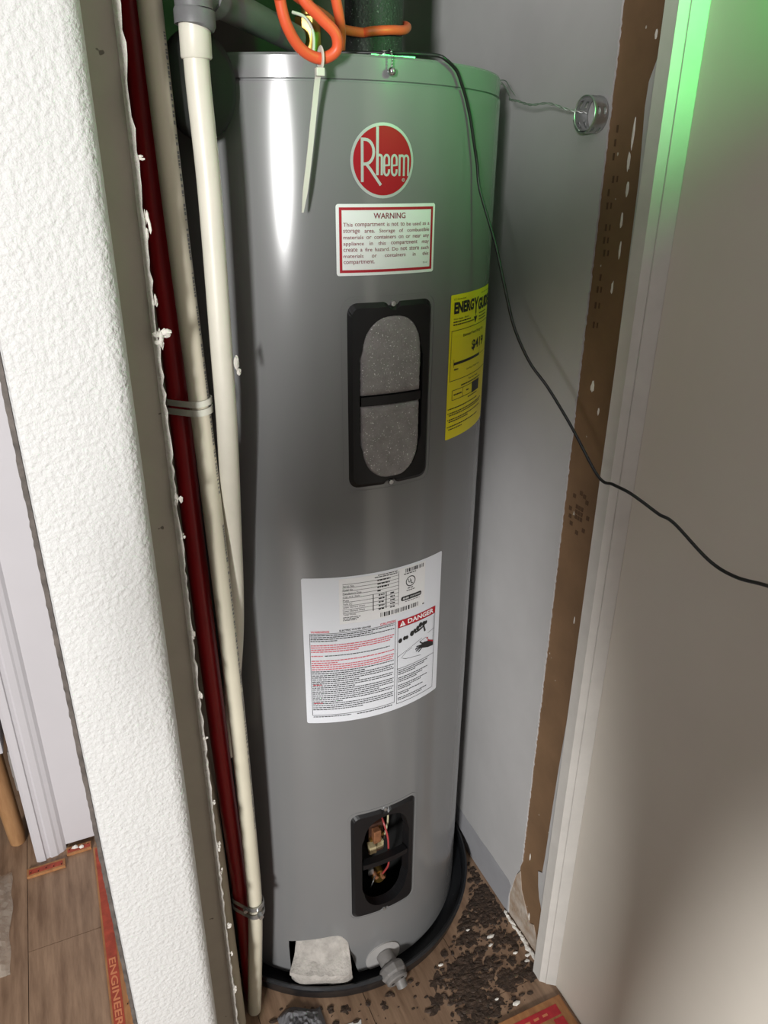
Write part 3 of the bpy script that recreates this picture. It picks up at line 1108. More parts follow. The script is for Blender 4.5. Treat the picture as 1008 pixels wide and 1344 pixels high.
# drawing: wash basin, taps and hand
pr.stroke([(.0955, .6960), (.0955, .7400)], .0006)
pr.stroke([(.0265, .6925), (.0600, .7060), (.0970, .7170)], .0006)
pr.stroke([(.0700, .6800), (.0400, .6850), (.0335, .6890), (.0420, .6970), (.0800, .7080)], .0006)
for cx, cz, r_ in ((.0310, .7205, .0034), (.0385, .7225, .0030), (.0425, .7225, .0028), (.0520, .7260, .0040), (.0570, .7290, .0028), (.0625, .7315, .0032), (.0680, .7350, .0036), (.0745, .7345, .0036), (.0790, .7350, .0026)):
    pr.poly([(cx + r_ * math.cos(2 * math.pi * k / 10), cz + r_ * 1.2 * math.sin(2 * math.pi * k / 10)) for k in range(10)])
pr.stroke([(.0570, .7250), (.0660, .7270), (.0745, .7300), (.0775, .7200)], .0034)
palm = [(.0700, .6985), (.0760, .7010), (.0850, .6990), (.0965, .6930), (.0965, .6860), (.0850, .6875), (.0760, .6905), (.0700, .6930)]
pr.poly(palm)
for fp in ([(.0740, .6990), (.0690, .7030), (.0680, .7055)], [(.0710, .6975), (.0610, .6985)], [(.0710, .6960), (.0590, .6945)], [(.0710, .6945), (.0605, .6905)], [(.0730, .6925), (.0650, .6875)]):
    pr.stroke(fp, .0021)
pr.build('black_print', M_ink, bl)
pr = Print(.0011)
pr.text('WARNING', -.1032, -.0770, .7565, .7598, .03)
pr.text('CAUTION', -.0022, .0225, .7562, .7600, .03)
for k, f_ in enumerate((.99, .97, .95, .55)):
    pr.dashes(-.1035, .0215, .7345 - k * .0036, .0015, rg, f_)
pr.dashes(-.1035, -.0870, .7165, .0013, rg)
for k, f_ in enumerate((.99, .30, .99, .98, .97)):
    pr.dashes(-.1035, .0215, .7080 - k * .0037, .0015, rg, f_)
pr.dashes(-.1020, -.0900, .6660, .0013, rg)
pr.dashes(-.1020, -.0890, .6330, .0013, rg)
pr.build('red_print', M_lred, bl)
pr = Print(.0011)
pr.rect(.0262, .0985, .7440, .7562)
pr.poly([(.0800, .7065), (.0845, .7065), (.0840, .6995), (.0905, .6960), (.0965, .6925), (.0965, .6955), (.0890, .6990), (.0860, .7010)])
pr.build('red_banner', M_red, bl)
pr = Print(.0014)
pr.text('DANGER', .0435, .0940, .7465, .7545, .025)
pr.poly([(.0295, .7458), (.0395, .7458), (.0345, .7548)])
pr.build('white_lettering', M_wl, bl)
pr = Print(.0014)
pr.rect(.0341, .0349, .7478, .7520)
pr.rect(.0341, .0349, .7464, .7471)
pr.build('alert_mark', M_red, bl)
pr = Print(.0014)
pr.text('AHRI', .0335, .0440, .7897, .7931, .01)
pr.text('CERTIFIED', .0460, .0650, .7902, .7925)
pr.build('white_seal_lettering', M_wl, bl)

# ---- drain valve and escutcheon
vc = (.008, .036)
b = MB()
n = 36
pts = [(vc[0] + .0340 * math.cos(2 * math.pi * k / n), max(ZB + .001, vc[1] + .0340 * math.sin(2 * math.pi * k / n))) for k in range(n)]
V, F, N = sheet([densify(pts)], .0025, walls=[-.0002])
build_sheet('escutcheon', M_plate, heater, V, F)
a0 = Vector(on_cyl(.010, .040, .0))
dirn = (Vector((.12, -.95, -.25))).normalized()
b = MB()
b.tube([a0, a0 + dirn * .030], .0160, 20)
v_o = b.build('drain_valve', M_valve, heater, smooth=True)
b = MB()
p0 = a0 + dirn * .022
b.tube([p0, p0 + dirn * .005, p0 + dirn * .017, p0 + dirn * .021], [.021, .0255, .0255, .022], 8)
b.build('hex_collar', M_valve, v_o, bevel=.0012)
b = MB()
p1 = p0 + dirn * .021
b.tube([p1, p1 + dirn * .006, p1 + dirn * .008], [.0205, .0205, .0185], 24)
b.build('valve_face', M_valve, v_o, smooth=True)
for dx, dz in ((-.010, -.003), (.008, .006), (-.002, .010)):
    q = p1 + dirn * .0082 + Vector((dx, 0, dz))
    b = MB()
    b.tube([q - dirn * .001, q + dirn * .0008], .0032, 12)
    b.build('slot', M_dark, v_o)
b = MB()
q = p1 + Vector((.008, -.004, -.013))
dn = (dirn + Vector((.1, 0, -.8))).normalized()
b.tube([q - dn * .010, q + dn * .009, q + dn * .010], [.0100, .0100, .0075], 18)
b.build('spout', M_valve, v_o, smooth=True)
b = MB()
b.tube([q + dn * .0101, q + dn * .0104], [.0062, .0060], 14)
b.build('spout_hole', M_dark, v_o)

# ---- foam block in the bottom cut-out
bm = bmesh.new()
bmesh.ops.create_cube(bm, size=1)
bmesh.ops.subdivide_edges(bm, edges=bm.edges, cuts=11, use_grid_fill=True)
V = []
for v in bm.verts:
    u, d, h = v.co.x, v.co.y, v.co.z          # -.5...5: width, depth (front -.5), height
    s = -.1055 + u * (.094 + .010 * (0.5 - h))
    hh_ = h + .5
    front = .023 + .012 * min(1, hh_ / .42) if hh_ < .52 else (.035 - .024 * (hh_ - .52) / .07 if hh_ < .59 else .011 - .012 * (hh_ - .59) / .41)
    dr = -.035 + (0.5 - d) * (front + .035)
    zz = ZB + .004 + (h + .5) * (.097 + .014 * u)
    co = Vector(on_cyl(s, zz, dr))
    k = (.0045 * noise.noise(co * 40) + .0026 * noise.noise(co * 120)) * (1 if hh_ > .25 else .4)
    e = max(abs(u), abs(h)) * 2
    co -= Vector((math.sin(s / HR), -math.cos(s / HR), 0)) * (.006 * max(0, e - .8) / .2)
    V.append(co + Vector((k, k, k * .7)))
F = [tuple(v.index for v in f.verts) for f in bm.faces]
bm.free()
b = MB()
b.add(V, F)
fb = b.build('foam_block', M_blockfoam, None, smooth=True, autosmooth=50)
fb.parent = heater
fb.matrix_parent_inverse = Matrix.Translation(-heater.location)
fb['label'] = 'rough off-white foam block wedged into the cut-out at the base'

# screws, vent bracket on the top cap
b = MB()
b.box(0.36, 0.412, 0.852, 0.862, ZT, ZT + .002)
br = b.build('cap_bracket', M_steel, heater)
for x in (.377, .402):
    b = MB()
    b.lathe([(.0045, 0.002), (.0045, .004), (.0032, .006), (.0001, .0065)], (x, .857, ZT), 14)
    b.build('screw', M_steel, br, smooth=True)

# ------------------------------------------------------------------ drain pan
PCX, PCY, PR = 0.3665, 1.086, 0.2860
pan = MB()
pan.lathe([(0.0001, .0085), (PR - .016, .0085), (PR - .010, .011), (PR - .0075, .034), (PR - .003, .037), (PR + .001, .034), (PR + .0005, .030), (PR - .0035, .029), (PR - .006, .004), (PR - .010, .0005), (0.0001, .0005)], (PCX, PCY, 0), 120)
po = pan.build('drain_pan', M_pan, None, smooth=True, autosmooth=50)
tag(po, 'shallow round black plastic drain pan under the water heater', 'drain pan')


# ------------------------------------------------------------------ pipes on the left
PR_ = 0.0118
A_pts = [(.1325, .848, 1.80), (.1340, .850, 1.60), (.1350, .850, 1.4950), (.1393, .850, 1.2955), (.1443, .845, 1.1080), (.1490, .842, .8893), (.1535, .845, .6829), (.1565, .85, .3851), (.1560, .853, .2611), (.1480, .857, .12), (.1400, .86, .0)]
b = MB()
b.tube(bez(A_pts, 10), PR_, 20)
pa = b.build('water_pipe', M_cream, None, smooth=True, autosmooth=60)
tag(pa, 'cream plastic pipe with printed text, frontmost of the pipes left of the heater', 'pipe')
# the line of fine print along it
path = bez(A_pts, 40)
rg = random.Random(31)
V, F = [], []
acc = 0
cum = [0.0]
for p_, q_ in zip(path[:-1], path[1:]):
    cum.append(cum[-1] + (q_ - p_).length)


def at_len(L_):
    for i in range(len(cum) - 1):
        if cum[i + 1] >= L_:
            t = (L_ - cum[i]) / (cum[i + 1] - cum[i])
            return path[i].lerp(path[i + 1], t)
    return path[-1]


L_ = 0.33
b = MB()
while L_ < 1.36:
    w_ = rg.choice((.0012, .0018, .0026, .0034))
    a_, c_ = at_len(L_), at_len(L_ + w_)
    if not (0.80 < L_ < 0.84) and rg.random() < .88:
        an = rad(-62)
        for h0, h1 in ((-.0018, .0018),):
            q = []
            for P_ in (a_, c_):
                for hh in (h0, h1):
                    th = an + hh / PR_
                    q.append((P_.x + (PR_ + .0002) * math.cos(th + rad(24)), P_.y + (PR_ + .0002) * math.sin(th + rad(24)), P_.z))
            b.add(q, [(0, 1, 3, 2)])
    L_ += w_ + rg.choice((.0009, .0012, .003))
b.build('pipe_print', M_gink, pa)['kind'] = 'stuff'

# ivory relief drain with grey elbow
dp = thing('relief_drain_pipe', 'ivory drain pipe with grey elbow hanging down beside the heater', 'pipe', (0.1690, 0.82, 0.55))
B_pts = [(.1690, .82, 1.4890), (.1680, .82, 1.4326), (.1708, .822, 1.333), (.1705, .826, 1.1794), (.1708, .832, 1.0816), (.1712, .857, .9320), (.1699, .868, .838), (.1672, .882, .7575), (.158, .8945, .661), (.1438, .902, .5465)]
b = MB()
b.tube(bez(B_pts, 10), PR_ * 1.02, 20)
bp_ = b.build('pipe', M_whitepipe, dp, smooth=True, autosmooth=60)
b = MB()
b.tube([(.1690, .82, 1.4800), (.1683, .82, 1.4480), (.1683, .82, 1.4465)], [.0146, .0146, .0135], 20)
b.build('collar', M_whitepipe, dp, smooth=True)
b = MB()
b.tube([(.1693, .8195, 1.4720), (.1696, .8195, 1.4735), (.1697, .8195, 1.4850), (.1698, .8195, 1.4862)], [.0172, .0188, .0188, .0178], 22)
b.tube(bez([(.1698, .8195, 1.4850), (.170, .821, 1.4960), (.176, .829, 1.5020), (.187, .842, 1.5030)], 6), .0172, 20)
b.tube([(.184, .838, 1.5030), (.196, .852, 1.5025)], .0192, 20)
b.build('elbow', M_greyfit, dp, smooth=True)
b = MB()
b.tube([(.192, .848, 1.5025), (.245, .905, 1.4985), (.320, .990, 1.4935)], .0150, 20)
b.build('cross_pipe', M_greyfit, dp, smooth=True)
# torn scrap stuck to the pipe
b = MB()
chunk(b, (.1838, .8170, 1.158), .0050, 91, 2, (.6, .6, 1.5))
chunk(b, (.1860, .8165, 1.148), .0035, 92, 2, (.7, .6, 1.2))
o = b.build('paper_scrap', M_torn, None)
o.parent = dp
o.matrix_parent_inverse = Matrix.Translation(-dp.location)

R_pts = [(.1210, .874, 1.75), (.1221, .875, 1.4970), (.1224, .875, 1.3315), (.1245, .872, 1.1720), (.1253, .869, .9350), (.1308, .868, .5633), (.1395, .877, .2638), (.1418, .887, .0)]
b = MB()
b.tube(bez(R_pts, 8), .0128, 20)
tag(b.build('red_pipe', M_redpipe, None, smooth=True, autosmooth=60), 'dark red plastic pipe running behind the cream pipe', 'pipe')
C_pts = [(.1055, .903, 1.3), (.1060, .902, 1.2), (.1075, .898, .8), (.1090, .885, .5), (.1095, .866, .2), (.1095, .848, .0)]
b = MB()
b.tube(bez(C_pts, 8), .0120, 20)
tag(b.build('beige_pipe', M_beigepipe, None, smooth=True, autosmooth=60), 'beige plastic pipe nearest the torn jamb edge, showing at the bottom', 'pipe')

# clips
clip = thing('pipe_clip', 'translucent white plastic strap around cream and red pipes at mid-height', 'pipe clip', (.131, .835, 1.115))


def strap(name, c1, c2, z0, z1, r, material, parent, tilt=0.0):
    """A band wrapped round two parallel pipes."""
    c1, c2 = Vector(c1), Vector(c2)
    d = (c2 - c1)
    an = math.atan2(d.y, d.x)
    lp_ = []
    for k in range(13):
        a = an + math.pi / 2 + math.pi * k / 12
        lp_.append((c1.x + r * math.cos(a), c1.y + r * math.sin(a)))
    for k in range(13):
        a = an - math.pi / 2 + math.pi * k / 12
        lp_.append((c2.x + r * math.cos(a), c2.y + r * math.sin(a)))
    n = len(lp_)
    b = MB()
    cx = (c1 + c2) / 2
    V = []
    for z in (z0, z1):
        for rr in (1.0, 1.06):
            for x, y in lp_:
                V.append((cx.x + (x - cx.x) * rr, cx.y + (y - cx.y) * rr, z + tilt * (x - cx.x)))
    F = []
    for k in range(n):
        j = (k + 1) % n
        F += [(k, j, n + j, n + k), (2 * n + k, 3 * n + k, 3 * n + j, 2 * n + j), (n + k, n + j, 3 * n + j, 3 * n + k), (k, 2 * n + k, 2 * n + j, j)]
    b.add(V, F)
    return b.build(name, material, parent, smooth=True)


strap('strap', (.1442, .8450, 0), (.1247, .8717, 0), 1.107, 1.114, .0133, M_tie, clip, .12)
strap('strap', (.1444, .8449, 0), (.1248, .8715, 0), 1.0965, 1.104, .0131, M_tie, clip, .12)
clamp = thing('pipe_clamp', 'weathered metal clamp holding cream and red pipes together near the floor', 'pipe clamp', (.147, .863, .26))
strap('band', (.1560, .8530, 0), (.1393, .8760, 0), .268, .276, .0140, M_steel, clamp, .1)
strap('band', (.1560, .8530, 0), (.1393, .8760, 0), .251, .259, .0140, M_steel, clamp, .1)
b = MB()
b.tube([(.1590, .838, .263), (.1605, .829, .263)], [.004, .004], 10)
b.tube([(.1400, .852, .268), (.1390, .845, .268)], [.0035, .0035], 10)
b.build('screw', M_steel, clamp)

# black insulated pipe end behind the pipes
b = MB()
b.lathe([(.0001, -.012), (.022, -.0125), (.043, -.011), (.050, -.006), (.0515, 0), (.050, .006), (.040, .0095), (.0001, .010)], (0, 0, 0), 40, 'Y')
b.v = [(.1800 + x * .76, .8800 + y, 1.4300 + z) for x, y, z in b.v]
bo = thing('insulated_pipe_end', 'black rubber-covered round pipe end behind the pipes, level with the heater rim', 'pipe end', (.180, .880, 1.38))
b.build('end_cap', M_rubber, bo, smooth=True)
b = MB()
b.tube([(.168, .893, 1.435), (.150, .905, 1.437), (.0690, .915, 1.44)], .016, 18)
b.build('pipe_stub', M_rubber, bo, smooth=True)

# ------------------------------------------------------------------ on top of the heater
ip = thing('insulated_pipe', 'black foam-covered water pipe rising from the heater top', 'pipe', (.4475, 1.05, ZT))
b = MB()
b.tube([(.4475, 1.05, ZT), (.4475, 1.05, 2.2)], .0375, 32)
b.build('foam_sleeve', M_insul, ip, smooth=True)
b = MB()
b.tube([(.4475, 1.05, ZT + .0005), (.4475, 1.05, ZT + .006)], .0395, 32)
b.build('sleeve_collar', M_rubber, ip, smooth=True)

tp = thing('relief_valve', 'brass relief valve with wire lever on the heater top', 'valve', (.345, 1.015, ZT))
b = MB()
b.tube([(.345, 1.012, ZT), (.345, 1.012, ZT + .004), (.345, 1.012, ZT + .055), (.345, 1.012, ZT + .058)], [.014, .0165, .0165, .012], 8)
b.tube([(.345, 1.012, ZT + .058), (.345, 1.012, ZT + .075)], .008, 12)
b.build('valve_body', M_brass, tp, smooth=True)
b = MB()
b.tube(bez([(.322, 1.00, ZT + .058), (.334, .99, ZT + .052), (.342, .985, ZT + .036), (.341, .985, ZT + .015), (.335, .99, ZT + .004)]), .0018, 8)
b.build('wire_lever', M_tie, tp, smooth=True)

# orange extension cord
oc = thing('extension_cord', 'orange extension cord hanging in loops over the heater top', 'cord', (.29, .82, 1.45))
CR = .0054
b = MB()
b.tube(bez([(.238, .800, 1.62), (.2445, .800, 1.5136), (.2473, .804, 1.497), (.2545, .808, 1.477), (.2700, .814, 1.4600), (.2905, .817, 1.4535), (.3056, .813, 1.4605), (.3040, .809, 1.474), (.2894, .809, 1.4862), (.2707, .809, 1.502), (.2600, .809, 1.53), (.255, .809, 1.62)], 8), CR, 14)
b.build('loop', M_orange, oc, smooth=True)
b = MB()
b.tube(bez([(.300, .85, 1.62), (.3173, .858, 1.5304), (.3243, .860, 1.5115), (.3319, .868, 1.4901), (.3362, .880, 1.4760), (.3437, .905, 1.4690), (.352, .95, 1.4690)], 8), CR, 14)
b.build('loop', M_orange, oc, smooth=True)
b = MB()
ring = [(.4475 + .0432 * math.cos(a), 1.05 + .0432 * math.sin(a), 1.5125 + .012 * max(0, math.sin(a + .9)) + .004 * math.cos(a)) for a in [rad(-150 + 15 * k) for k in range(17)]]
b.tube(bez([(.268, .87, 1.60), (.2879, .90, 1.5320), (.3107, .92, 1.5180), (.3478, .955, 1.5120), (.380, 1.0, 1.5095)] + ring[1:], 6), CR, 14)
b.build('loop', M_orange, oc, smooth=True)

# cable tie with long tail
ct = thing('cable_tie', 'clear nylon cable tie hanging from the orange cord', 'cable tie', (.2884, .81, 1.44))
b = MB()
path = bez([(.2880, .8115, 1.4430), (.2872, .8150, 1.4400), (.2859, .825, 1.4116), (.2799, .8300, 1.3621), (.2718, .8330, 1.3105)], 8)
V, F = [], []
for i, p_ in enumerate(path):
    w_ = .0029 if i < len(path) - 4 else .0029 * (len(path) - i) / 5 + .0004
    for dx in (-w_, w_):
        for dy in (0, .0011):
            V.append((p_.x + dx, p_.y + dy, p_.z))
for i in range(len(path) - 1):
    a = 4 * i
    F += [(a, a + 2, a + 6, a + 4), (a + 1, a + 5, a + 7, a + 3), (a, a + 4, a + 5, a + 1), (a + 2, a + 3, a + 7, a + 6)]
b.add(V, F)
b.build('tail', M_tie, ct)
b = MB()
b.box(.2832, .2920, .8085, .8150, 1.4375, 1.4450)
b.build('head', M_tie, ct, bevel=.001)
b = MB()
b.tube([(.2905 + .0 * k, .8165 + .0075 * math.cos(a), 1.4535 + .0085 * math.sin(a)) for k, a in enumerate([2 * math.pi * j / 18 for j in range(19)])], .0030, 8, flat=(1, .35))
b.build('loop', M_tie, ct)

# black cord
b = MB()
b.tube(bez([(.330, .875, 1.4672), (.3839, .852, 1.4672), (.4150, .852, 1.4680), (.4360, .846, 1.4672), (.4449, .8433, 1.4637), (.4617, .8489, 1.4550), (.4713, .8526, 1.4424), (.4804, .8566, 1.4279), (.4889, .8600, 1.4090), (.4951, .8620, 1.3894), (.5035, .8640, 1.3609), (.5080, .8610, 1.3312), (.5213, .84, 1.2714), (.5275, .82, 1.2191), (.5321, .80, 1.1755), (.5384, .77, 1.1383), (.5562, .75, 1.1078), (.5662, .71, 1.0691), (.5744, .66, 1.0211), (.5769, .635, 1.0193), (.5782, .61, 1.0191), (.584, .59, 1.0129), (.5893, .57, 1.0062), (.5932, .55, 1.0029), (.5978, .50, .9812), (.5989, .465, .9789), (.5887, .42, .9944), (.5602, .36, 1.017), (.54, .25, 1.03)], 8), .0019, 10)
tag(b.build('power_cord', M_cord, None, smooth=True), 'thin black cord running from the heater top down across the right wall', 'cord')

# pull chain with silver ball
pc = thing('pull_chain', 'short pull chain with a silver ball at the heater rim', 'pull chain', (.3755, .8325, 1.4435))
b = MB()
b.lathe([(.0044 * math.sin(math.pi * k / 12) + .00005, -.0044 * math.cos(math.pi * k / 12)) for k in range(13)], (.3755, .8325, 1.4478), 20)
b.build('ball', mat('polished_steel', (.6, .62, .64), .12, metal=1.0), pc, smooth=True)
b = MB()
for k in range(6):
    zc = 1.4532 + .0026 * k
    b.lathe([(.0012 * math.sin(math.pi * j / 6) + .00003, -.0012 * math.cos(math.pi * j / 6)) for j in range(7)], (.3757, .8325 + .0014 * max(0, k - 3), zc), 10)
b.build('bead_chain', MATS['polished_steel'], pc, smooth=True)
b = MB()
b.tube(bez([(.3757, .8372, 1.4668), (.378, .845, 1.4690), (.384, .862, 1.4668)], 5), .0011, 8)
b.build('string', M_cord, pc)

# ------------------------------------------------------------------ perforated strap on the right wall
ps = thing('strap_coil', 'small coil of perforated steel strap fixed on the right wall', 'strap coil', (.640, .8400, 1.40))
rr, n = .0195, 36
hole_z = []
b = MB()
V, F = [], []
L0, L1 = .6340, .6545
turns = 1.15
xs = [L0 + (L1 - L0) * k / 14 for k in range(15)]
hc = [(i * 6 + 3, j) for i in range(6) for j in (4, 10)]
for k in range(n + 1):
    a = rad(-70) + 2 * math.pi * turns * k / n
    r_ = rr * (1 + .10 * k / n)
    for x in xs:
        V.append((x, .8395 + r_ * math.cos(a), 1.417 + r_ * math.sin(a)))
w_ = len(xs)
skip = set()
for ci, cj in hc:
    for di in (0, 1):
        for dj in (-1, 0):
            skip.add((ci + di - 1, cj + dj))
for k in range(n):
    for j in range(w_ - 1):
        if (k, j) not in skip:
            F.append((k * w_ + j, k * w_ + j + 1, (k + 1) * w_ + j + 1, (k + 1) * w_ + j))
b.add(V, F)
o = b.build('steel_band', M_steel, ps, smooth=True)
sm = o.modifiers.new('thickness', 'SOLIDIFY')
sm.thickness = .0008
wr = [(.6120, 1.000, 1.4630), (.6140, .990, 1.4560), (.6120, .975, 1.4452), (.6010, .955, 1.4385), (.6020, .937, 1.4355), (.6075, .915, 1.4302), (.6172, .89, 1.4305), (.6300, .865, 1.4225), (.6430, .846, 1.4190)]
tw = thing('tie_wire', 'twisted steel wire tied from the heater rim to the strap coil', 'wire', (.605, .92, 1.42))
path = bez(wr, 10)
for ph in (0, math.pi):
    b = MB()
    b.tube([p_ + Vector((0, .0010 * math.cos(i * .8 + ph), .0010 * math.sin(i * .8 + ph))) for i, p_ in enumerate(path)], .00065, 6)
    b.build('strand', M_steel, tw, smooth=True)
b = MB()
b.tube(bez([(.6085, 1.002, 1.4640), (.6130, .990, 1.4640), (.6100, .972, 1.4540), (.6075, .955, 1.4440)], 6), .0006, 6)
b.build('loose_end', M_steel, tw)

# ------------------------------------------------------------------ carpet tack strips


def tack_strip(name, label, x0, x1, y0, y1, lettering=None, along='Y', red=None, nails=10, seed=1):
    t = thing(name, label, 'tack strip', ((x0 + x1) / 2, (y0 + y1) / 2, 0))
    b = MB()
    b.box(x0, x1, y0, y1, 0.0002, .0065)
    b.build('wood_lath', M_strip, t, bevel=.001)
    rg = random.Random(seed)
    for (a0, a1, c0, c1, m_) in red or ():
        b = MB()
        b.box(a0, a1, c0, c1, .0064, .0069)
        b.build('red_print', m_, t)
    for k in range(nails):
        b = MB()
        u = (k + .5) / nails
        x, y = ((x0 + (x1 - x0) * rg.uniform(.55, .85), y0 + (y1 - y0) * u) if along == 'Y' else (x0 + (x1 - x0) * u, y0 + (y1 - y0) * rg.uniform(.3, .7)))
        b.tube([(x, y, .006), (x, y - .001, .0095)], [.0014, .0006], 6)
        b.build('nail', M_nail, t)
    if lettering:
        for (string, ya, yb, xa, xb) in lettering:
            vs, fs = text_mesh(string, .02)
            X0, X1 = min(v[0] for v in vs), max(v[0] for v in vs)
            Y0, Y1 = min(v[1] for v in vs), max(v[1] for v in vs)
            b = MB()
            # reads downwards (towards the viewer), letter tops to the right (+X)
            b.add([(xa + (v[1] - Y0) / (Y1 - Y0) * (xb - xa), ya + (v[0] - X0) / (X1 - X0) * (yb - ya), .0072) for v in vs], fs)
            b.build('lettering', M_striplet, t)
    return t


tack_strip('tack_strip', 'long orange tack strip with red ENGINEERED print along the left wall', -.093, -.0475, .62, 1.335,
           lettering=[('ENGINEERED', 1.055, .885, -.0865, -.0745), ('QG', .87, .84, -.0865, -.0745)],
           red=[(-.0895, -.0710, .62, 1.33, M_stripred)], nails=16, seed=2)
tack_strip('tack_strip', 'short orange tack strip below the white door casing', -.225, -.150, 1.309, 1.331, along='X', red=[(-.221, -.155, 1.314, 1.326, M_stripred)], nails=5, seed=4)
tack_strip('tack_strip', 'short orange tack strip below the hallway wall', -.146, -.096, 1.337, 1.357, along='X', red=[(-.144, -.098, 1.341, 1.351, M_stripred)], nails=4, seed=5)
tack_strip('tack_strip', 'wide tack strip with crimson bars across the closet threshold, bottom right', .40, .648, .595, .664, along='X',
           red=[(.44, .632, .634, .652, M_stripred2), (.612, .632, .598, .630, M_stripred2)], nails=0, seed=6)
b = MB()
for k in range(7):
    x = .49 + .018 * k
    b.box(x, x + .010, .6405, .6445, .0069, .0072)
bpy_o = b.build('worn_print', M_striplet, [o for o in COL.objects if o.get('label', '').startswith('wide tack')][0])

# ------------------------------------------------------------------ debris on the floor
rg = random.Random(77)
b = MB()


def dirt_ok(px, py, m_=0.0):
    return (px - PCX) ** 2 + (py - PCY) ** 2 > (PR + .004 + m_) ** 2 and .16 < px < .650 - m_ and py > .50


def dirt_patch(x, y, r_, seed):
    """A thin smear of wet dirt with a ragged outline."""
    n = 22
    V = [(x, y, .0016)]
    for k in range(n):
        a = 2 * math.pi * k / n
        q = r_ * (.75 + .75 * noise.noise(Vector((math.cos(a) * 1.6 + seed, math.sin(a) * 1.6, seed * .7))) + .35 * noise.noise(Vector((math.cos(a) * 5, math.sin(a) * 5 + seed, 1))))
        q = max(.15 * r_, q)
        while q > .0005 and not dirt_ok(x + q * math.cos(a), y + q * math.sin(a)):
            q *= .8
        V.append((x + q * math.cos(a), y + q * math.sin(a), .0003))
    b.add(V, [(0, 1 + k, 1 + (k + 1) % n) for k in range(n)])


def dirt_at(x, y, n, spread, smin, smax):
    for k in range(n):
        a, r_ = rg.uniform(0, 6.28), spread * math.sqrt(rg.random()) * 1.15
        px, py = x + r_ * math.cos(a), y + r_ * math.sin(a)
        if not dirt_ok(px, py, .004):
            continue
        s_ = smin + (smax - smin) * rg.random() ** 2.5
        chunk(b, (px, py, s_ * .18), s_, rg.uniform(0, 99), 1, (rg.uniform(.7, 1.9), rg.uniform(.6, 1.3), .32))
    for k in range(max(2, n // 16)):
        a, r_ = rg.uniform(0, 6.28), spread * math.sqrt(rg.random()) * .8
        px, py = x + r_ * math.cos(a), y + r_ * math.sin(a)
        if dirt_ok(px, py, .004):
            dirt_patch(px, py, rg.uniform(.006, .020), rg.uniform(0, 99))


for (x, y, n, sp) in ((.600, .865, 240, .055), (.575, .835, 100, .05), (.625, .90, 150, .04), (.53, .735, 280, .055), (.505, .760, 170, .045), (.56, .725, 90, .05), (.495, .70, 120, .04), (.60, .76, 40, .05), (.62, .80, 30, .03),
                      (.55, .80, 40, .05), (.45, .76, 26, .05), (.21, .80, 70, .05), (.30, .78, 40, .07), (.635, .72, 25, .02), (.63, .95, 80, .035)):
    dirt_at(x, y, n, sp, .0010, .0060)
o = b.build('floor_dirt', M_dirt, None)
tag(o, 'loose dark brown dirt scattered on the closet floor beside the pan', 'dirt', kind='stuff')
chips = [(.595, .812, .0085, 'oblong'), (.586, .797, .0050, 'small'), (.5710, .683, .0080, 'large'), (.543, .7035, .0045, 'narrow'), (.577, .905, .0060, 'upright'), (.640, .752, .0065, 'tall'), (.632, .742, .0060, 'curled'), (.622, .765, .0050, 'thin'), (.562, .842, .0040, 'tiny'), (.480, .800, .0050, 'dull')]
clabel = ['oblong white paint chip on the floor between pan and right wall', 'small white paint chip just below the oblong one', 'largest white paint chip, by the crimson-barred strip', 'narrow pale chip near the bottom edge of the picture',
          'upright pale chip beside the black pan', 'white plaster chip at the foot of the torn wall, higher one', 'white plaster chip at the foot of the torn wall, lower one', 'thin plaster chip along the cracked wall base', 'tiny pale chip near the right side of the pan', 'dull pale chip in front of the drain valve']
for k, ((x, y, s_, _n), lb) in enumerate(zip(chips, clabel)):
    b = MB()
    chunk(b, (x, y, s_ * .30), s_, k + 5.3, 1, (1.0, .55, .35))
    tag(b.build('paint_chip', M_chip, None), lb, 'paint chip', 'paint chips on the closet floor')
# cracked edge along the wall foot
b = MB()
for k in range(26):
    t = k / 25
    chunk(b, (WX - .004 - .003 * rg.random(), .845 - .12 * t, .0025), .0035 + .003 * rg.random(), k + 3, 1, (.8, 1.3, .7))
o = b.build('plaster_crumbs', M_chip, None)
tag(o, 'row of white plaster crumbs along the foot of the torn wall', 'plaster', kind='stuff')
b = MB()
b.prism([(.240, .745), (.298, .742), (.306, .768), (.262, .772)], .0005, .0012)
tag(b.build('paper_scrap', mat('white_paper', (.62, .62, .60), .7), None), 'white paper scrap on the floor in front of the pan', 'paper')
# crumpled grey bag at the pan's left front
b = MB()
V, F = [], []
n1, n2 = 22, 14
for i in range(n1 + 1):
    for j in range(n2 + 1):
        u, v = i / n1, j / n2
        x, y = .172 + .075 * u, .765 + .062 * v + .01 * math.sin(u * 5)
        e = min(u, 1 - u, v, 1 - v) * 4
        z = .002 + min(1, e) * (.010 + .012 * noise.noise(Vector((x * 60, y * 60, 0))) + .006 * noise.noise(Vector((x * 160, y * 160, 4))))
        V.append((x, y, max(.001, z)))
for i in range(n1):
    for j in range(n2):
        a = i * (n2 + 1) + j
        F.append((a, a + 1, a + n2 + 2, a + n2 + 1))
b.add(V, F)
tag(b.build('plastic_wrap', M_greyplastic, None), 'crumpled grey plastic wrapping on the floor by the pipes', 'plastic wrap')
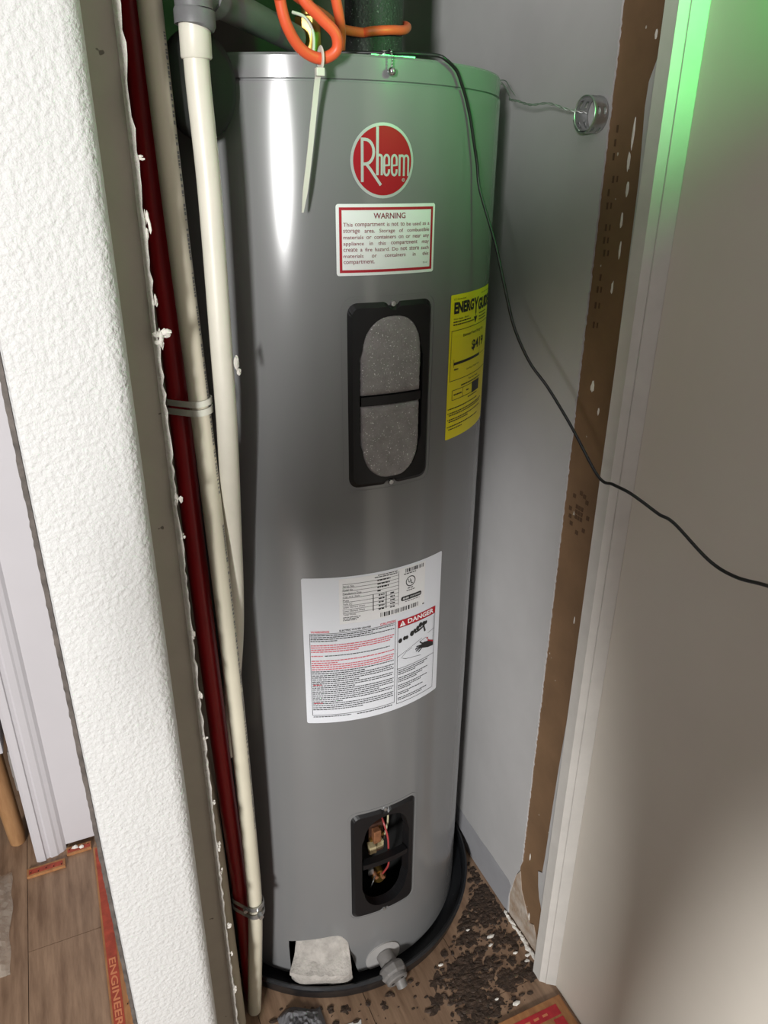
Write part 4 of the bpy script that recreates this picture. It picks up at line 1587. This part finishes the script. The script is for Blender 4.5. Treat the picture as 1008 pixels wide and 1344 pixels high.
# left room: wooden post with a white foot cap, crumpled clear plastic
wp = thing('wooden_post', 'orange wooden furniture leg at the far left beside the door casing', 'furniture leg', (-.245, 1.42, 0))
b = MB()
b.tube([(-.243, 1.425, 0.001), (-.243, 1.425, .03), (-.247, 1.430, .12), (-.252, 1.438, .27)], [.016, .018, .019, .020], 18)
b.build('leg', M_wood, wp, smooth=True)
b = MB()
b.box(-.34, -.222, 1.39, 1.53, .27, .31)
b.build('white_rail', M_white, wp, bevel=.003)
b = MB()
V, F = [], []
for i in range(25):
    for j in range(25):
        u, v = i / 24, j / 24
        x, y = -.42 + .165 * u + .012 * noise.noise(Vector((v * 4, 3, 1))), 1.10 + .24 * v
        e = min(1, min(u, 1 - u, v, 1 - v) * 5)
        z = .0015 + e * (.016 + .022 * abs(noise.noise(Vector((x * 38, y * 38, 2)))) + .012 * noise.noise(Vector((x * 90, y * 90, 7))))
        V.append((x, y, max(.001, z)))
for i in range(24):
    for j in range(24):
        a = i * 25 + j
        F.append((a, a + 1, a + 26, a + 25))
b.add(V, F)
tag(b.build('plastic_sheet', M_plastic, None), 'crumpled clear plastic sheet on the floor at the left edge', 'plastic sheet')
for k, (x, y, s_) in enumerate([(-.128, 1.357, .006), (-.116, 1.352, .005)]):
    b = MB()
    chunk(b, (x, y - .008, .010), s_, k + 60, 1, (1.2, .8, .7))
    tag(b.build('plaster_chip', M_chip, None), ['white plaster crumb on the tack strip below the hallway wall, left one', 'white plaster crumb on the tack strip below the hallway wall, right one'][k], 'plaster chip', 'plaster crumbs by the hallway wall')

# ------------------------------------------------------------------ the photographer, standing behind the camera (casts the soft shadow on heater and wall)
FD, RD = Vector((math.sin(YAW), math.cos(YAW), 0)), Vector((math.cos(YAW), -math.sin(YAW), 0))
BASE = -0.34 * FD + 0.016 * RD


def body_pt(r, f, z):
    return BASE + RD * r + FD * f + Vector((0, 0, z))


J = {}
verts, edges, radii = [], [], []


def jn(name, r, f, z, rx, ry=None, to=None):
    J[name] = len(verts)
    verts.append(tuple(body_pt(r, f, z)))
    radii.append((rx, ry or rx))
    if to:
        edges.append((J[to], J[name]))


PHX = -.016
jn('pelvis', 0, 0, .93, .115, .09)
jn('waist', 0, .01, 1.06, .165, .10, 'pelvis')
jn('chest', 0, .03, 1.24, .175, .110, 'waist')
jn('collar', 0, .04, 1.37, .11, .09, 'chest')
jn('neck', 0, .06, 1.45, .055, .055, 'collar')
jn('jaw', 0, .085, 1.52, .070, .078, 'neck')
jn('brow', 0, .085, 1.60, .076, .088, 'jaw')
jn('crown', 0, .075, 1.66, .055, .06, 'brow')
for sgn, sd, ex, fo, lr in ((-1, 'l', .350, -.09, -.030), (1, 'r', .31, .10, .036)):
    jn('sh' + sd, sgn * .205, .03, 1.34, .080, .076, 'collar')
    jn('el' + sd, sgn * ex, .04, 1.00, .098, .098, 'sh' + sd)
    jn('wr' + sd, PHX + sgn * .085, .235, 1.25, .045, .045, 'el' + sd)
    jn('hd' + sd, PHX + sgn * .050, .285, 1.315, .030, .020, 'wr' + sd)
    jn('hp' + sd, lr, fo * .5, .84, .060, .062, 'pelvis')
    jn('kn' + sd, lr, fo + .03, .50, .046, .048, 'hp' + sd)
    jn('an' + sd, lr, fo, .09, .036, .038, 'kn' + sd)
    jn('to' + sd, lr * 1.2, fo + .14, .035, .038, .030, 'an' + sd)
    for k, (dr_, dz_) in enumerate(((.006, .052), (.002, .060), (-.002, .056), (-.006, .046))):
        jn('f%d%s' % (k, sd), PHX + sgn * (.042 - .004 * k), .290 - .004 * k, 1.325 + dz_ * .55, .008, .008, 'hd' + sd)
        jn('g%d%s' % (k, sd), PHX + sgn * (.030 - .003 * k), .294 - .004 * k, 1.318 + dz_ * .85, .007, .007, 'f%d%s' % (k, sd))
    jn('t' + sd, PHX + sgn * .034, .285, 1.325, .009, .009, 'hd' + sd)
me = bpy.data.meshes.new('person')
me.from_pydata(verts, edges, [])
po_ = bpy.data.objects.new('person', me)
COL.objects.link(po_)
sk = po_.modifiers.new('skin', 'SKIN')
sk.use_smooth_shade = True
for i, d in enumerate(me.skin_vertices[0].data):
    d.radius = radii[i]
    d.use_root = (i == 0)
sb = po_.modifiers.new('smooth', 'SUBSURF')
sb.levels = sb.render_levels = 1
me.materials.append(M_cloth)
tag(po_, 'person in dark clothing holding up a phone, seen only by the shadow on the wall', 'person')
b = MB()
c = body_pt(PHX, .316, CAM_H - .03)
fwd = FD * .004
sd_ = RD * .037
upv = Vector((0, 0, .075))
V = [tuple(c + sx * sd_ + sy * fwd + sz * upv) for sz in (-1, 1) for sy in (-1, 1) for sx in (-1, 1)]
b.add(V, [(0, 1, 3, 2), (4, 6, 7, 5), (0, 4, 5, 1), (1, 5, 7, 3), (3, 7, 6, 2), (2, 6, 4, 0)])
tag(b.build('phone', M_black, None, bevel=.002), 'black phone held up by the person', 'phone')
